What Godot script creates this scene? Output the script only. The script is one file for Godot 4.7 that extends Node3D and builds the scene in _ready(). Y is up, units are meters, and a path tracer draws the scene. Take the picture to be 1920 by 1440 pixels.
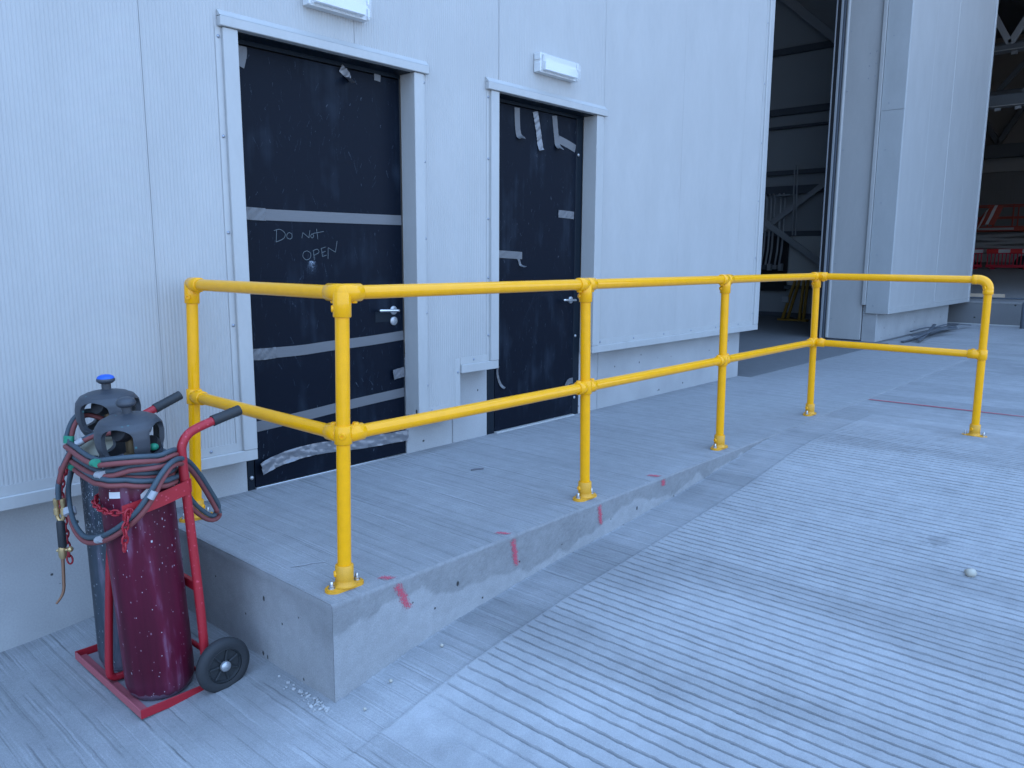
extends Node3D
# A yellow tube handrail on a concrete landing in front of a clad warehouse, with a trolley of gas cylinders.

var rng := RandomNumberGenerator.new()
var used := {}
var M := {}


# ---------------------------------------------------------------- mesh builder
class G:
	var v := PackedVector3Array()
	var n := PackedVector3Array()
	var uv := PackedVector2Array()
	var col := PackedColorArray()
	var ix := PackedInt32Array()

	func put(p: Vector3, nn: Vector3, t := Vector2.ZERO, c := Color.WHITE) -> int:
		v.append(p); n.append(nn); uv.append(t); col.append(c)
		return v.size() - 1

	func tri(a: int, b: int, c: int) -> void:
		var cr := (v[b] - v[a]).cross(v[c] - v[a])
		if cr.dot(n[a] + n[b] + n[c]) > 0.0:
			ix.append(a); ix.append(c); ix.append(b)
		else:
			ix.append(a); ix.append(b); ix.append(c)

	func quad(a: Vector3, b: Vector3, c: Vector3, d: Vector3, nn: Vector3, t := [Vector2(0, 0), Vector2(1, 0), Vector2(1, 1), Vector2(0, 1)]) -> void:
		var k := put(a, nn, t[0]); put(b, nn, t[1]); put(c, nn, t[2]); put(d, nn, t[3])
		tri(k, k + 1, k + 2); tri(k, k + 2, k + 3)

	func face(pts: Array, nn: Vector3) -> void:
		var k := v.size()
		for p in pts:
			put(p, nn)
		for i in range(1, pts.size() - 1):
			tri(k, k + i, k + i + 1)

	func box(c: Vector3, size: Vector3, bev := 0.0, bs := Basis.IDENTITY) -> void:
		var h := size * 0.5
		bev = minf(bev, minf(h.x, minf(h.y, h.z)) * 0.9)
		var pt := func(s: Vector3, axis: int) -> Vector3:
			var q := Vector3(s.x * (h.x - bev), s.y * (h.y - bev), s.z * (h.z - bev))
			q[axis] = s[axis] * h[axis]
			return c + bs * q
		for a in 3:
			var b := (a + 1) % 3
			var d := (a + 2) % 3
			for s in [-1.0, 1.0]:
				var nn := Vector3.ZERO
				nn[a] = s
				var q := []
				for k in [[-1.0, -1.0], [1.0, -1.0], [1.0, 1.0], [-1.0, 1.0]]:
					var sg := Vector3.ZERO
					sg[a] = s; sg[b] = k[0]; sg[d] = k[1]
					q.append(pt.call(sg, a))
				face(q, bs * nn)
				if bev > 0.0:
					for s2 in [-1.0, 1.0]:
						var sg1 := Vector3.ZERO
						sg1[a] = s; sg1[b] = s2; sg1[d] = -1.0
						var sg2 := sg1
						sg2[d] = 1.0
						var ne := Vector3.ZERO
						ne[a] = s; ne[b] = s2
						face([pt.call(sg1, a), pt.call(sg2, a), pt.call(sg2, b), pt.call(sg1, b)], bs * ne.normalized())
		if bev > 0.0:
			for i in 8:
				var sg := Vector3(1 if i & 1 else -1, 1 if i & 2 else -1, 1 if i & 4 else -1)
				face([pt.call(sg, 0), pt.call(sg, 1), pt.call(sg, 2)], bs * sg.normalized())

	# a tube along pts; rx is the radius, flat < 1 squeezes it across its second axis
	func tube(pts: Array, rad, sides := 12, caps := true, closed := false, flat := 1.0, up := Vector3.ZERO) -> void:
		var m := pts.size()
		var side := Vector3.ZERO
		var rings := []
		var run := 0.0
		for i in (m + 1 if closed else m):
			var p: Vector3 = pts[i % m]
			var before: Vector3 = pts[(i - 1 + m) % m] if closed or i > 0 else p
			var after: Vector3 = pts[(i + 1) % m] if closed or i < m - 1 else p
			var t := (after - before).normalized()
			if side == Vector3.ZERO:
				var ref := up if up != Vector3.ZERO else (Vector3.UP if absf(t.y) < 0.9 else Vector3.RIGHT)
				side = t.cross(ref).normalized()
			side = (side - t * side.dot(t)).normalized()
			var other := t.cross(side)
			if i > 0:
				run += p.distance_to(pts[(i - 1) % m])
			var r: float = rad if rad is float else rad[i % m]
			var k := v.size()
			for j in sides + 1:
				var a := TAU * j / sides
				var dir := side * cos(a) + other * sin(a) * flat
				var nn := (side * cos(a) * flat + other * sin(a)).normalized()
				put(p + dir * r, nn, Vector2(float(j) / sides, run))
			rings.append(k)
			if i > 0:
				var o: int = rings[i - 1]
				for j in sides:
					tri(o + j, o + j + 1, k + j); tri(o + j + 1, k + j + 1, k + j)
		if caps and not closed:
			for e in [0, m - 1]:
				var q := []
				var r2: int = rings[e]
				for j in sides:
					q.append(v[r2 + j])
				var dirn: Vector3 = (pts[0] - pts[1]) if e == 0 else (pts[m - 1] - pts[m - 2])
				face(q, dirn.normalized())

	# profile: Vector2(radius, height) from one end to the other, turned about the y axis of xf
	func lathe(prof: Array, xf := Transform3D.IDENTITY, sides := 24) -> void:
		var m := prof.size()
		var segn := []
		var total := 0.0
		for i in m - 1:
			var d: Vector2 = prof[i + 1] - prof[i]
			segn.append(Vector2(d.y, -d.x).normalized())
			total += d.length()
		var mid := Vector2.ZERO
		for q in prof:
			mid += q / m
		var run := 0.0
		for i in m - 1:
			var a: Vector2 = prof[i]
			var b: Vector2 = prof[i + 1]
			var n0: Vector2 = segn[i]
			var n1: Vector2 = segn[i]
			if i > 0 and segn[i - 1].dot(segn[i]) > 0.7:
				n0 = (segn[i - 1] + segn[i]).normalized()
			if i < m - 2 and segn[i + 1].dot(segn[i]) > 0.7:
				n1 = (segn[i + 1] + segn[i]).normalized()
			var len := a.distance_to(b)
			var k := v.size()
			for j in sides + 1:
				var t := TAU * j / sides
				var c := cos(t)
				var s := sin(t)
				put(xf * Vector3(a.x * c, a.y, a.x * s), xf.basis * Vector3(n0.x * c, n0.y, n0.x * s), Vector2(float(j) / sides, 1.0 - run / total))
				put(xf * Vector3(b.x * c, b.y, b.x * s), xf.basis * Vector3(n1.x * c, n1.y, n1.x * s), Vector2(float(j) / sides, 1.0 - (run + len) / total))
			for j in sides:
				var q := k + j * 2
				tri(q, q + 1, q + 2); tri(q + 1, q + 3, q + 2)
			run += len

	# a flat outline (in the x-y plane of xf) pushed from z = 0 to depth
	func prism(outline: Array, depth: float, xf := Transform3D.IDENTITY) -> void:
		var poly := PackedVector2Array(outline)
		var tr := Geometry2D.triangulate_polygon(poly)
		for e in [0.0, depth]:
			var nn := xf.basis * Vector3(0, 0, (1.0 if e > 0.0 else -1.0) * signf(depth))
			if e == 0.0:
				nn = xf.basis * Vector3(0, 0, -signf(depth))
			else:
				nn = xf.basis * Vector3(0, 0, signf(depth))
			var k := v.size()
			for p in poly:
				put(xf * Vector3(p.x, p.y, e), nn, p)
			for i in range(0, tr.size(), 3):
				tri(k + tr[i], k + tr[i + 1], k + tr[i + 2])
		var turn := -1.0 if Geometry2D.is_polygon_clockwise(poly) else 1.0
		for i in poly.size():
			var a := poly[i]
			var b := poly[(i + 1) % poly.size()]
			var d := (b - a).normalized()
			quad(xf * Vector3(a.x, a.y, 0), xf * Vector3(b.x, b.y, 0), xf * Vector3(b.x, b.y, depth), xf * Vector3(a.x, a.y, depth), xf.basis * Vector3(d.y, -d.x, 0) * turn)

	# a grid of points (rows of equal length); normals from its neighbours, turned towards facing
	func sheet(rows: Array, facing: Vector3, colors := []) -> void:
		var k := v.size()
		var h := rows.size()
		var w: int = rows[0].size()
		for j in h:
			for i in w:
				var dx: Vector3 = rows[j][mini(i + 1, w - 1)] - rows[j][maxi(i - 1, 0)]
				var dy: Vector3 = rows[mini(j + 1, h - 1)][i] - rows[maxi(j - 1, 0)][i]
				var nn := dx.cross(dy).normalized()
				if nn.dot(facing) < 0.0:
					nn = -nn
				put(rows[j][i], nn, Vector2(float(i) / (w - 1), float(j) / (h - 1)), colors[j][i] if colors else Color.WHITE)
		for j in h - 1:
			for i in w - 1:
				var a := k + j * w + i
				tri(a, a + 1, a + w); tri(a + 1, a + w + 1, a + w)

	func mesh() -> ArrayMesh:
		var arr := []
		arr.resize(Mesh.ARRAY_MAX)
		arr[Mesh.ARRAY_VERTEX] = v
		arr[Mesh.ARRAY_NORMAL] = n
		arr[Mesh.ARRAY_TEX_UV] = uv
		arr[Mesh.ARRAY_COLOR] = col
		arr[Mesh.ARRAY_INDEX] = ix
		var m := ArrayMesh.new()
		m.add_surface_from_arrays(Mesh.PRIMITIVE_TRIANGLES, arr)
		return m


# ---------------------------------------------------------------- scene tree helpers
func numbered(called: String) -> String:
	var k: int = used.get(called, 0)
	used[called] = k + 1
	return called if k == 0 else "%s_%03d" % [called, k]


func thing(called: String, label: String, category: String, group := "", at := Vector3.ZERO) -> Node3D:
	var o := Node3D.new()
	o.name = numbered(called)
	o.position = at
	o.set_meta("label", label)
	o.set_meta("category", category)
	if group:
		o.set_meta("group", group)
	add_child(o)
	return o


func part(called: String, g, mat: Material, parent: Node3D, at := Vector3.ZERO) -> MeshInstance3D:
	var o := MeshInstance3D.new()
	o.mesh = g.mesh() if g is G else g
	o.material_override = mat
	o.position = at
	o.cast_shadow = GeometryInstance3D.SHADOW_CASTING_SETTING_ON
	o.name = called
	parent.add_child(o, true)
	return o


func lone(called: String, g, mat: Material, label: String, category: String, group := "") -> MeshInstance3D:
	var o := part(numbered(called), g, mat, self)
	o.set_meta("label", label)
	o.set_meta("category", category)
	if group:
		o.set_meta("group", group)
	return o


func structure(called: String, g, mat: Material, label := "", parent: Node3D = self) -> MeshInstance3D:
	var o := part(called, g, mat, parent)
	o.set_meta("kind", "structure")
	if label:
		o.set_meta("label", label)
	return o


func bx(c: Vector3, s: Vector3, bev := 0.0, bs := Basis.IDENTITY) -> G:
	var g := G.new()
	g.box(c, s, bev, bs)
	return g


# a box given by its lowest and highest corners
func span(x0: float, y0: float, z0: float, x1: float, y1: float, z1: float, bev := 0.0) -> G:
	return bx(Vector3(x0 + x1, y0 + y1, z0 + z1) * 0.5, Vector3(absf(x1 - x0), absf(y1 - y0), absf(z1 - z0)), bev)


func smooth(pts: Array, per := 8, closed := false) -> Array:
	var out := []
	var m := pts.size()
	for i in (m if closed else m - 1):
		var a: Vector3 = pts[(i - 1 + m) % m] if closed else pts[maxi(i - 1, 0)]
		var b: Vector3 = pts[i]
		var c: Vector3 = pts[(i + 1) % m]
		var d: Vector3 = pts[(i + 2) % m] if closed else pts[mini(i + 2, m - 1)]
		for k in per:
			out.append(b.cubic_interpolate(c, a, d, float(k) / per))
	if not closed:
		out.append(pts[m - 1])
	return out


func align(to: Vector3, at: Vector3) -> Transform3D:    # y axis along to
	var y := to.normalized()
	var x := y.cross(Vector3.UP if absf(y.y) < 0.9 else Vector3.RIGHT).normalized()
	return Transform3D(Basis(x, y, x.cross(y)), at)


# ---------------------------------------------------------------- materials
func lin(r: float, g: float, b: float, a := 1.0) -> Color:
	var c := Color(r, g, b).linear_to_srgb()
	c.a = a
	return c


func mat(c: Color, rough: float, metal := 0.0) -> StandardMaterial3D:
	var m := StandardMaterial3D.new()
	m.albedo_color = c
	m.roughness = rough
	m.metallic = metal
	return m


func noise_bytes(size: int, freq: float, oct: int, sd: int, kind := FastNoiseLite.TYPE_SIMPLEX_SMOOTH) -> PackedByteArray:
	var f := FastNoiseLite.new()
	f.seed = sd
	f.noise_type = kind
	f.frequency = freq
	f.fractal_octaves = oct
	f.fractal_type = FastNoiseLite.FRACTAL_FBM if oct > 1 else FastNoiseLite.FRACTAL_NONE
	var im := f.get_seamless_image(size, size, false, false, 0.15, true)
	im.convert(Image.FORMAT_L8)
	return im.get_data()


func grey_tex(size: int, b: PackedByteArray) -> ImageTexture:
	return ImageTexture.create_from_image(Image.create_from_data(size, size, false, Image.FORMAT_L8, b))


func tri(m: StandardMaterial3D, scale: Vector3, world := true) -> void:
	m.uv1_triplanar = true
	m.uv1_world_triplanar = world
	m.uv1_scale = scale
	m.uv1_triplanar_sharpness = 8.0


func bump(m: StandardMaterial3D, t: Texture2D, cm: float) -> void:
	m.heightmap_enabled = true
	m.heightmap_texture = t
	m.heightmap_scale = cm


func build_materials() -> void:
	var S := 512
	var a := noise_bytes(S, 0.012, 5, 1)
	var b := noise_bytes(S, 0.09, 3, 2)
	var c := noise_bytes(S, 0.35, 1, 3)
	# fine mottled concrete
	var conc := PackedByteArray(); conc.resize(S * S)
	for i in S * S:
		var x := 232.0 + (a[i] - 128) * 0.06 + (b[i] - 128) * 0.07 + (c[i] - 128) * 0.2
		if c[i] > 228: x -= 46.0
		if b[i] < 38: x += 10.0
		conc[i] = clampi(int(x), 0, 255)
	var t_conc := grey_tex(S, conc)
	# brushed lines: the same noise is stretched along z by its scale
	var BW := 1024
	var BH := 256
	var lines := PackedFloat32Array(); lines.resize(BW)
	var soft := 0.0
	for x in BW:
		soft = soft * 0.5 + rng.randfn(0.0, 8.5)
		lines[x] += soft
		if rng.randf() < 0.085:
			var deep := rng.randf_range(8.0, 36.0)
			for q in rng.randi_range(1, 2):
				lines[(x + q) % BW] -= deep
	var brush := PackedByteArray(); brush.resize(BW * BH)
	for y in BH:
		var sway := 2.2 * sin(TAU * y / BH) + 1.3 * sin(TAU * 3.0 * y / BH + 1.0)
		for x in BW:
			var fade := clampf(0.3 + (a[(y * 2 % S) * S + (x * 5) % S] - 112) / 50.0, 0.0, 1.4)
			brush[y * BW + x] = clampi(int(238.0 + lines[(x + int(sway) + BW) % BW] * fade + (c[((y * 2) % S) * S + x % S] - 128) * 0.05), 0, 255)
	var t_brush := ImageTexture.create_from_image(Image.create_from_data(BW, BH, false, Image.FORMAT_L8, brush))
	# formed concrete: soft clouds and air holes
	var e := noise_bytes(S, 0.006, 4, 11)
	var pits := PackedByteArray(); pits.resize(S * S)
	var pitb := PackedByteArray(); pitb.resize(S * S)
	for i in S * S:
		pits[i] = clampi(int(236.0 + (e[i] - 128) * 0.08 + (c[i] - 128) * 0.06), 0, 255)
		pitb[i] = 200 + (c[i] - 128) / 24
	for k in 40:
		var cx := rng.randi_range(0, S - 1)
		var cy := rng.randi_range(0, S - 1)
		var r := 0.8 + absf(rng.randfn(0.0, 1.0)) * 1.0
		var tall := rng.randf_range(0.8, 1.8)
		for dy in range(-7, 8):
			for dx in range(-7, 8):
				var q := sqrt(dx * dx + dy * dy / (tall * tall)) / r
				if q < 1.0:
					var at := ((cy + dy + S) % S) * S + (cx + dx + S) % S
					pits[at] = int(pits[at] * 0.42)
					pitb[at] = 40
	var t_pits := grey_tex(S, pits)
	var t_pitb := grey_tex(S, pitb)
	# faint cloudiness for painted sheet
	var w := PackedByteArray(); w.resize(S * S)
	for i in S * S:
		w[i] = clampi(int(244.0 + (a[i] - 128) * 0.04 + (b[i] - 128) * 0.02), 0, 255)
	var t_sheet := grey_tex(S, w)

	# ground: vertex colours carry the slab colour; fine texture on top
	var m := mat(Color.WHITE, 0.92)
	m.vertex_color_use_as_albedo = true
	m.albedo_texture = t_brush
	tri(m, Vector3(0.46, 0.46, 0.31))
	m.detail_enabled = true
	m.detail_blend_mode = BaseMaterial3D.BLEND_MODE_MUL
	m.detail_albedo = t_conc
	m.detail_uv_layer = BaseMaterial3D.DETAIL_UV_2
	m.uv2_triplanar = true
	m.uv2_world_triplanar = true
	m.uv2_scale = Vector3(1.37, 1.37, 1.37)
	bump(m, t_brush, 0.05)
	M.ground = m
	m = mat(Color.WHITE, 0.92)
	m.vertex_color_use_as_albedo = true
	m.albedo_texture = t_conc
	tri(m, Vector3(1.9, 1.9, 1.9))
	bump(m, t_conc, 0.30)
	M.slab = m
	m = mat(Color.WHITE, 0.88)
	m.vertex_color_use_as_albedo = true
	m.albedo_texture = t_pits
	tri(m, Vector3(0.75, 0.75, 0.75))
	m.detail_enabled = true
	m.detail_blend_mode = BaseMaterial3D.BLEND_MODE_MUL
	m.detail_albedo = t_conc
	m.detail_uv_layer = BaseMaterial3D.DETAIL_UV_2
	m.uv2_triplanar = true
	m.uv2_world_triplanar = true
	m.uv2_scale = Vector3(2.3, 2.3, 2.3)
	bump(m, t_pitb, 0.25)
	M.formed = m
	m = mat(lin(0.42, 0.43, 0.435), 0.88)
	m.albedo_texture = t_pits
	tri(m, Vector3(0.62, 0.62, 0.62))
	bump(m, t_pitb, 0.3)
	M.plinth = m
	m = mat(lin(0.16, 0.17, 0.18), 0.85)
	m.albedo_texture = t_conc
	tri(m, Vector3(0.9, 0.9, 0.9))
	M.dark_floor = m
	m = mat(lin(0.24, 0.24, 0.24), 0.85)
	m.albedo_texture = t_conc
	tri(m, Vector3(0.4, 0.4, 0.4))
	M.hall_floor = m
	m = mat(lin(0.17, 0.175, 0.18), 0.88)
	m.albedo_texture = t_pits
	tri(m, Vector3(0.3, 0.3, 0.3))
	M.dock_face = m

	# painted sheet metal
	m = mat(lin(0.43, 0.435, 0.43), 0.42)
	m.albedo_texture = t_sheet
	tri(m, Vector3(0.5, 0.17, 0.5))
	M.clad = m
	m = mat(lin(0.44, 0.447, 0.44), 0.38)
	m.albedo_texture = t_sheet
	tri(m, Vector3(0.8, 0.3, 0.8))
	M.trim = m
	m = mat(lin(0.40, 0.42, 0.425), 0.4)
	m.albedo_texture = t_sheet
	tri(m, Vector3(0.8, 0.3, 0.8))
	M.trim_grey = m
	M.rivet = mat(lin(0.28, 0.31, 0.36), 0.35, 0.6)
	M.seam = mat(lin(0.10, 0.11, 0.13), 0.7)
	M.steel = mat(lin(0.075, 0.09, 0.11), 0.55)
	M.steel_light = mat(lin(0.30, 0.32, 0.34), 0.5)
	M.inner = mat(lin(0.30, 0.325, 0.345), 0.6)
	M.inner_white = mat(lin(0.46, 0.48, 0.48), 0.6)
	M.black = mat(lin(0.012, 0.013, 0.016), 0.5)
	M.galv = mat(lin(0.42, 0.44, 0.46), 0.4, 0.7)
	M.conduit = mat(lin(0.34, 0.36, 0.38), 0.45, 0.3)

	# yellow powder coat
	m = mat(lin(0.97, 0.435, 0.002), 0.3)
	m.metallic_specular = 0.2
	m.clearcoat_enabled = true
	m.clearcoat = 0.55
	m.clearcoat_roughness = 0.05
	m.albedo_texture = t_sheet
	tri(m, Vector3(2.2, 2.2, 2.2))
	M.yellow = m
	m = mat(lin(0.84, 0.40, 0.02), 0.5)
	m.albedo_texture = t_conc
	tri(m, Vector3(4, 4, 4), false)
	M.yellow_dusty = m
	M.zinc = mat(lin(0.55, 0.56, 0.57), 0.3, 0.9)

	# doors
	M.door = mat(Color.WHITE, 0.45)
	M.door.metallic_specular = 0.22
	M.door.albedo_texture = door_tex(21)
	M.door2 = mat(Color.WHITE, 0.45)
	M.door2.metallic_specular = 0.22
	M.door2.albedo_texture = door_tex(22)
	M.door_frame = mat(lin(0.006, 0.012, 0.02), 0.45)
	M.door_frame.metallic_specular = 0.3
	m = mat(lin(0.13, 0.135, 0.145), 0.42)
	m.albedo_texture = t_sheet
	M.tape = m
	m = mat(lin(0.19, 0.195, 0.21), 0.28, 0.3)
	M.tape_shiny = m
	M.chrome = mat(lin(0.62, 0.63, 0.64), 0.2, 1.0)
	M.chalk = mat(lin(0.10, 0.12, 0.13), 0.9)
	M.white_plastic = mat(lin(0.60, 0.62, 0.62), 0.35)
	m = mat(lin(0.92, 0.95, 0.97, 0.10), 0.05)
	m.transparency = BaseMaterial3D.TRANSPARENCY_ALPHA
	M.clear = m

	# trolley and cylinders
	m = mat(lin(0.32, 0.010, 0.022), 0.45)
	M.red = m
	m = mat(lin(0.40, 0.014, 0.026), 0.5)
	m.albedo_texture = speckle_tex(31, 650, 1.0)
	tri(m, Vector3(1.5, 1.5, 1.5), false)
	M.red_spotted = m
	M.red_dusty = mat(lin(0.36, 0.09, 0.11), 0.75)
	M.tray = mat(lin(0.22, 0.20, 0.22), 0.8)
	M.rubber = mat(lin(0.022, 0.025, 0.029), 0.75)
	M.grip = mat(lin(0.020, 0.024, 0.028), 0.6)
	m = mat(Color.WHITE, 0.42)
	m.albedo_texture = bottle_tex(41, Color8(82, 20, 42), 560, 0.35)
	m.metallic_specular = 0.35
	M.maroon = m
	m = mat(Color.WHITE, 0.5)
	m.albedo_texture = bottle_tex(42, Color8(50, 60, 70), 3200, 0.72)
	M.slate = m
	m = mat(lin(0.045, 0.052, 0.064), 0.5)
	m.albedo_texture = speckle_tex(33, 130, 0.8)
	tri(m, Vector3(1.4, 1.4, 1.4), false)
	M.guard = m
	M.blue_cap = mat(lin(0.01, 0.09, 0.48), 0.4)
	M.brass = mat(lin(0.55, 0.40, 0.20), 0.35, 0.75)
	M.brass_dull = mat(lin(0.20, 0.15, 0.09), 0.5, 0.6)
	M.copper = mat(lin(0.30, 0.17, 0.11), 0.45, 0.7)
	m = mat(lin(0.19, 0.05, 0.05), 0.7)
	M.hose_red = m
	m = mat(lin(0.045, 0.07, 0.09), 0.65)
	M.hose_blue = m
	M.green_tape = mat(lin(0.01, 0.22, 0.13), 0.5)
	M.grey_tape = mat(lin(0.33, 0.34, 0.36), 0.5)
	M.label = mat(lin(0.62, 0.62, 0.64), 0.6)
	M.ink = mat(lin(0.12, 0.12, 0.14), 0.7)
	M.pale_shoulder = mat(lin(0.34, 0.33, 0.26), 0.6)
	# spray paint
	m = mat(lin(0.62, 0.06, 0.11), 0.8)
	m.albedo_texture = spray_tex()
	m.transparency = BaseMaterial3D.TRANSPARENCY_ALPHA
	M.spray = m
	m = mat(lin(0.50, 0.035, 0.065, 0.72), 0.8)
	m.transparency = BaseMaterial3D.TRANSPARENCY_ALPHA
	M.spray_line = m
	# loading hall
	M.hall_wall = mat(lin(0.20, 0.19, 0.18), 0.7)
	M.hall_dark = mat(lin(0.10, 0.115, 0.13), 0.6)
	M.hall_band = mat(lin(0.30, 0.30, 0.30), 0.6)
	m = mat(lin(0.20, 0.20, 0.20), 0.6)
	m.albedo_texture = t_brush
	tri(m, Vector3(0.5, 0.02, 0.5))
	M.hall_streak = m
	M.lift_red = mat(lin(0.36, 0.045, 0.022), 0.5)
	M.barrier_red = mat(lin(0.60, 0.018, 0.05), 0.55)
	M.bright_red = mat(lin(0.7, 0.02, 0.02), 0.5)
	M.bright_white = mat(lin(0.62, 0.62, 0.62), 0.5)
	M.lift_grey = mat(lin(0.34, 0.34, 0.34), 0.5)
	M.timber = mat(lin(0.42, 0.33, 0.24), 0.8)
	M.stone = mat(lin(0.42, 0.40, 0.34), 0.9)
	M.trestle = mat(lin(0.26, 0.15, 0.015), 0.55)


func door_tex(sd: int) -> ImageTexture:
	var W := 512
	var H := 1024
	var f := FastNoiseLite.new()
	f.seed = sd
	f.frequency = 0.006
	f.fractal_octaves = 4
	var im := Image.create(W, H, false, Image.FORMAT_RGB8)
	var val := PackedFloat32Array(); val.resize(W * H)
	for y in H:
		for x in W:
			var s := f.get_noise_2d(x * 4.0, y * 0.25) * 0.5 + f.get_noise_2d(x * 0.9 + 900.0, y * 0.7)
			val[y * W + x] = maxf(0.0, s - 0.12) * 0.11
	var r := RandomNumberGenerator.new()
	r.seed = sd
	for k in 520:     # scuffs and scratches
		var p := Vector2(r.randf() * W, r.randf() * H)
		var d := Vector2.from_angle(r.randf_range(0.9, 2.3)) * r.randf_range(2, 9)
		var n := r.randi_range(1, 4)
		var str := r.randf_range(0.06, 0.42) * (1.0 if r.randf() < 0.3 else 0.5)
		for i in n * 6:
			var q := p + d * (i / 6.0) + Vector2(r.randf_range(-0.7, 0.7), 0)
			if q.x >= 0 and q.y >= 0 and q.x < W and q.y < H:
				val[int(q.y) * W + int(q.x)] += str * r.randf()
	if sd == 21:       # a white smear under the chalk words
		for k in 900:
			var t := absf(r.randfn(0.0, 0.5))
			var q := Vector2(198 + r.randfn(0, 5.0 + t * 9.0) , 478 + t * 40.0)
			val[int(q.y) * W + int(q.x)] += 0.30 * r.randf() * maxf(0.0, 1.2 - t)
	else:              # swept dust arcs
		for k in 5:
			for i in 240:
				var an := -2.9 + i / 240.0 * 2.2
				var q := Vector2(330 + cos(an) * (120 + k * 16), 690 + sin(an) * (150 + k * 8) + k * 20)
				var w := int(q.y) * W + int(q.x)
				val[w] += 0.10 * r.randf()
				val[w + 1] += 0.07 * r.randf()
	for y in H:
		for x in W:
			var s := clampf(val[y * W + x], 0.0, 0.6)
			im.set_pixel(x, y, Color(0.040 + s, 0.072 + s * 1.02, 0.118 + s * 1.02))
	return ImageTexture.create_from_image(im)


func bottle_tex(sd: int, base: Color, specks: int, low: float) -> ImageTexture:
	var S := 512
	var f := FastNoiseLite.new()
	f.seed = sd
	f.frequency = 0.008
	f.fractal_octaves = 4
	var im := Image.create(S, S, false, Image.FORMAT_RGB8)
	for y in S:
		for x in S:
			var an := TAU * x / S
			var p := Vector3(cos(an) * 82.0, y * 0.34, sin(an) * 82.0)
			var s := f.get_noise_3dv(p * Vector3(2.2, 0.55, 2.2))
			var s2 := f.get_noise_3dv(p * 6.0 + Vector3(50, 9, 4))
			var rub := smoothstep(0.08, 0.5, s + s2 * 0.3) * 0.5
			if y > 400:
				rub += minf(1.0, (y - 400) / 50.0) * 0.22
			if y > 451 + s * 16.0:
				rub = 0.8
			var c := base.lerp(Color(0.50, 0.45, 0.52), rub)
			c = c.darkened(clampf(-s * 0.35, -0.1, 0.25))
			im.set_pixel(x, y, c)
	var r := RandomNumberGenerator.new()
	r.seed = sd
	for k in specks:
		var y: float = r.randf() * S if r.randf() > low else r.randf() * S * 0.42
		var x := r.randi_range(1, S - 3)
		var yy := clampi(int(y), 1, S - 9)
		var c := Color(0.72, 0.74, 0.76).lerp(base, r.randf() * 0.6)
		im.set_pixel(x, yy, c)
		if r.randf() < 0.55:
			im.set_pixel(x + 1, yy, c)
			im.set_pixel(x, yy + 1, c)
			im.set_pixel(x + 1, yy + 1, c)
		if r.randf() < 0.12:
			im.fill_rect(Rect2i(x, yy, r.randi_range(2, 4), r.randi_range(2, 4)), c)
		if r.randf() < 0.06:
			for i in r.randi_range(3, 7):
				im.set_pixel(x, yy + i, c)
	return ImageTexture.create_from_image(im)


func speckle_tex(sd: int, count: int, strength: float) -> ImageTexture:
	var S := 256
	var im := Image.create(S, S, false, Image.FORMAT_RGB8)
	im.fill(Color(0.9, 0.9, 0.9))
	var r := RandomNumberGenerator.new()
	r.seed = sd
	for k in S * S / 6:
		var v := r.randf_range(0.8, 1.0)
		im.set_pixel(r.randi_range(0, S - 1), r.randi_range(0, S - 1), Color(v, v, v))
	var f := Image.create(S, S, false, Image.FORMAT_RGBF)
	f.copy_from(im)
	f.convert(Image.FORMAT_RGBF)
	for k in count:
		var x := r.randi_range(0, S - 2)
		var y := r.randi_range(0, S - 2)
		var c := Color(1.3, 4.2, 3.6) * strength
		f.set_pixel(x, y, c)
		if r.randf() < 0.7:
			f.set_pixel(x + 1, y, c)
			f.set_pixel(x, y + 1, c)
			f.set_pixel(x + 1, y + 1, c)
	return ImageTexture.create_from_image(f)


func spray_tex() -> ImageTexture:
	var S := 128
	var f := FastNoiseLite.new()
	f.seed = 5
	f.frequency = 0.06
	f.fractal_octaves = 3
	var im := Image.create(S, S, false, Image.FORMAT_RGBA8)
	for y in S:
		for x in S:
			var u := absf(x / 127.0 - 0.5 + f.get_noise_2d(0, y * 0.5) * 0.12) * 2.0
			var v := absf(y / 127.0 - 0.5) * 2.0
			var a := clampf((1.0 - pow(u, 1.5) * 1.15) * (1.0 - pow(v, 6.0)) + f.get_noise_2d(x, y) * 0.7 - 0.25, 0.0, 0.60)
			im.set_pixel(x, y, Color(1, 1, 1, a))
	return ImageTexture.create_from_image(im)


# ---------------------------------------------------------------- ground
const GX := [-60.0, -3.0, -1.5, -0.8, -0.5, -0.151, 0.306, 0.959, 1.847, 2.422, 2.969, 3.3, 3.6, 400.0]
const GY := [-0.5, -0.48, -0.455, -0.442, -0.42, -0.375, -0.286, -0.22, -0.165, -0.12, -0.06, -0.018, -0.004, -0.004]


func fall(x: float) -> float:
	var s := 0.0
	for k in 5:
		var q := clampf(x + (k - 2) * 0.09, -60.0, 400.0)
		for i in GX.size() - 1:
			if q <= GX[i + 1]:
				s += lerpf(GY[i], GY[i + 1], (q - GX[i]) / (GX[i + 1] - GX[i]))
				break
	return s / 5.0


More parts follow.
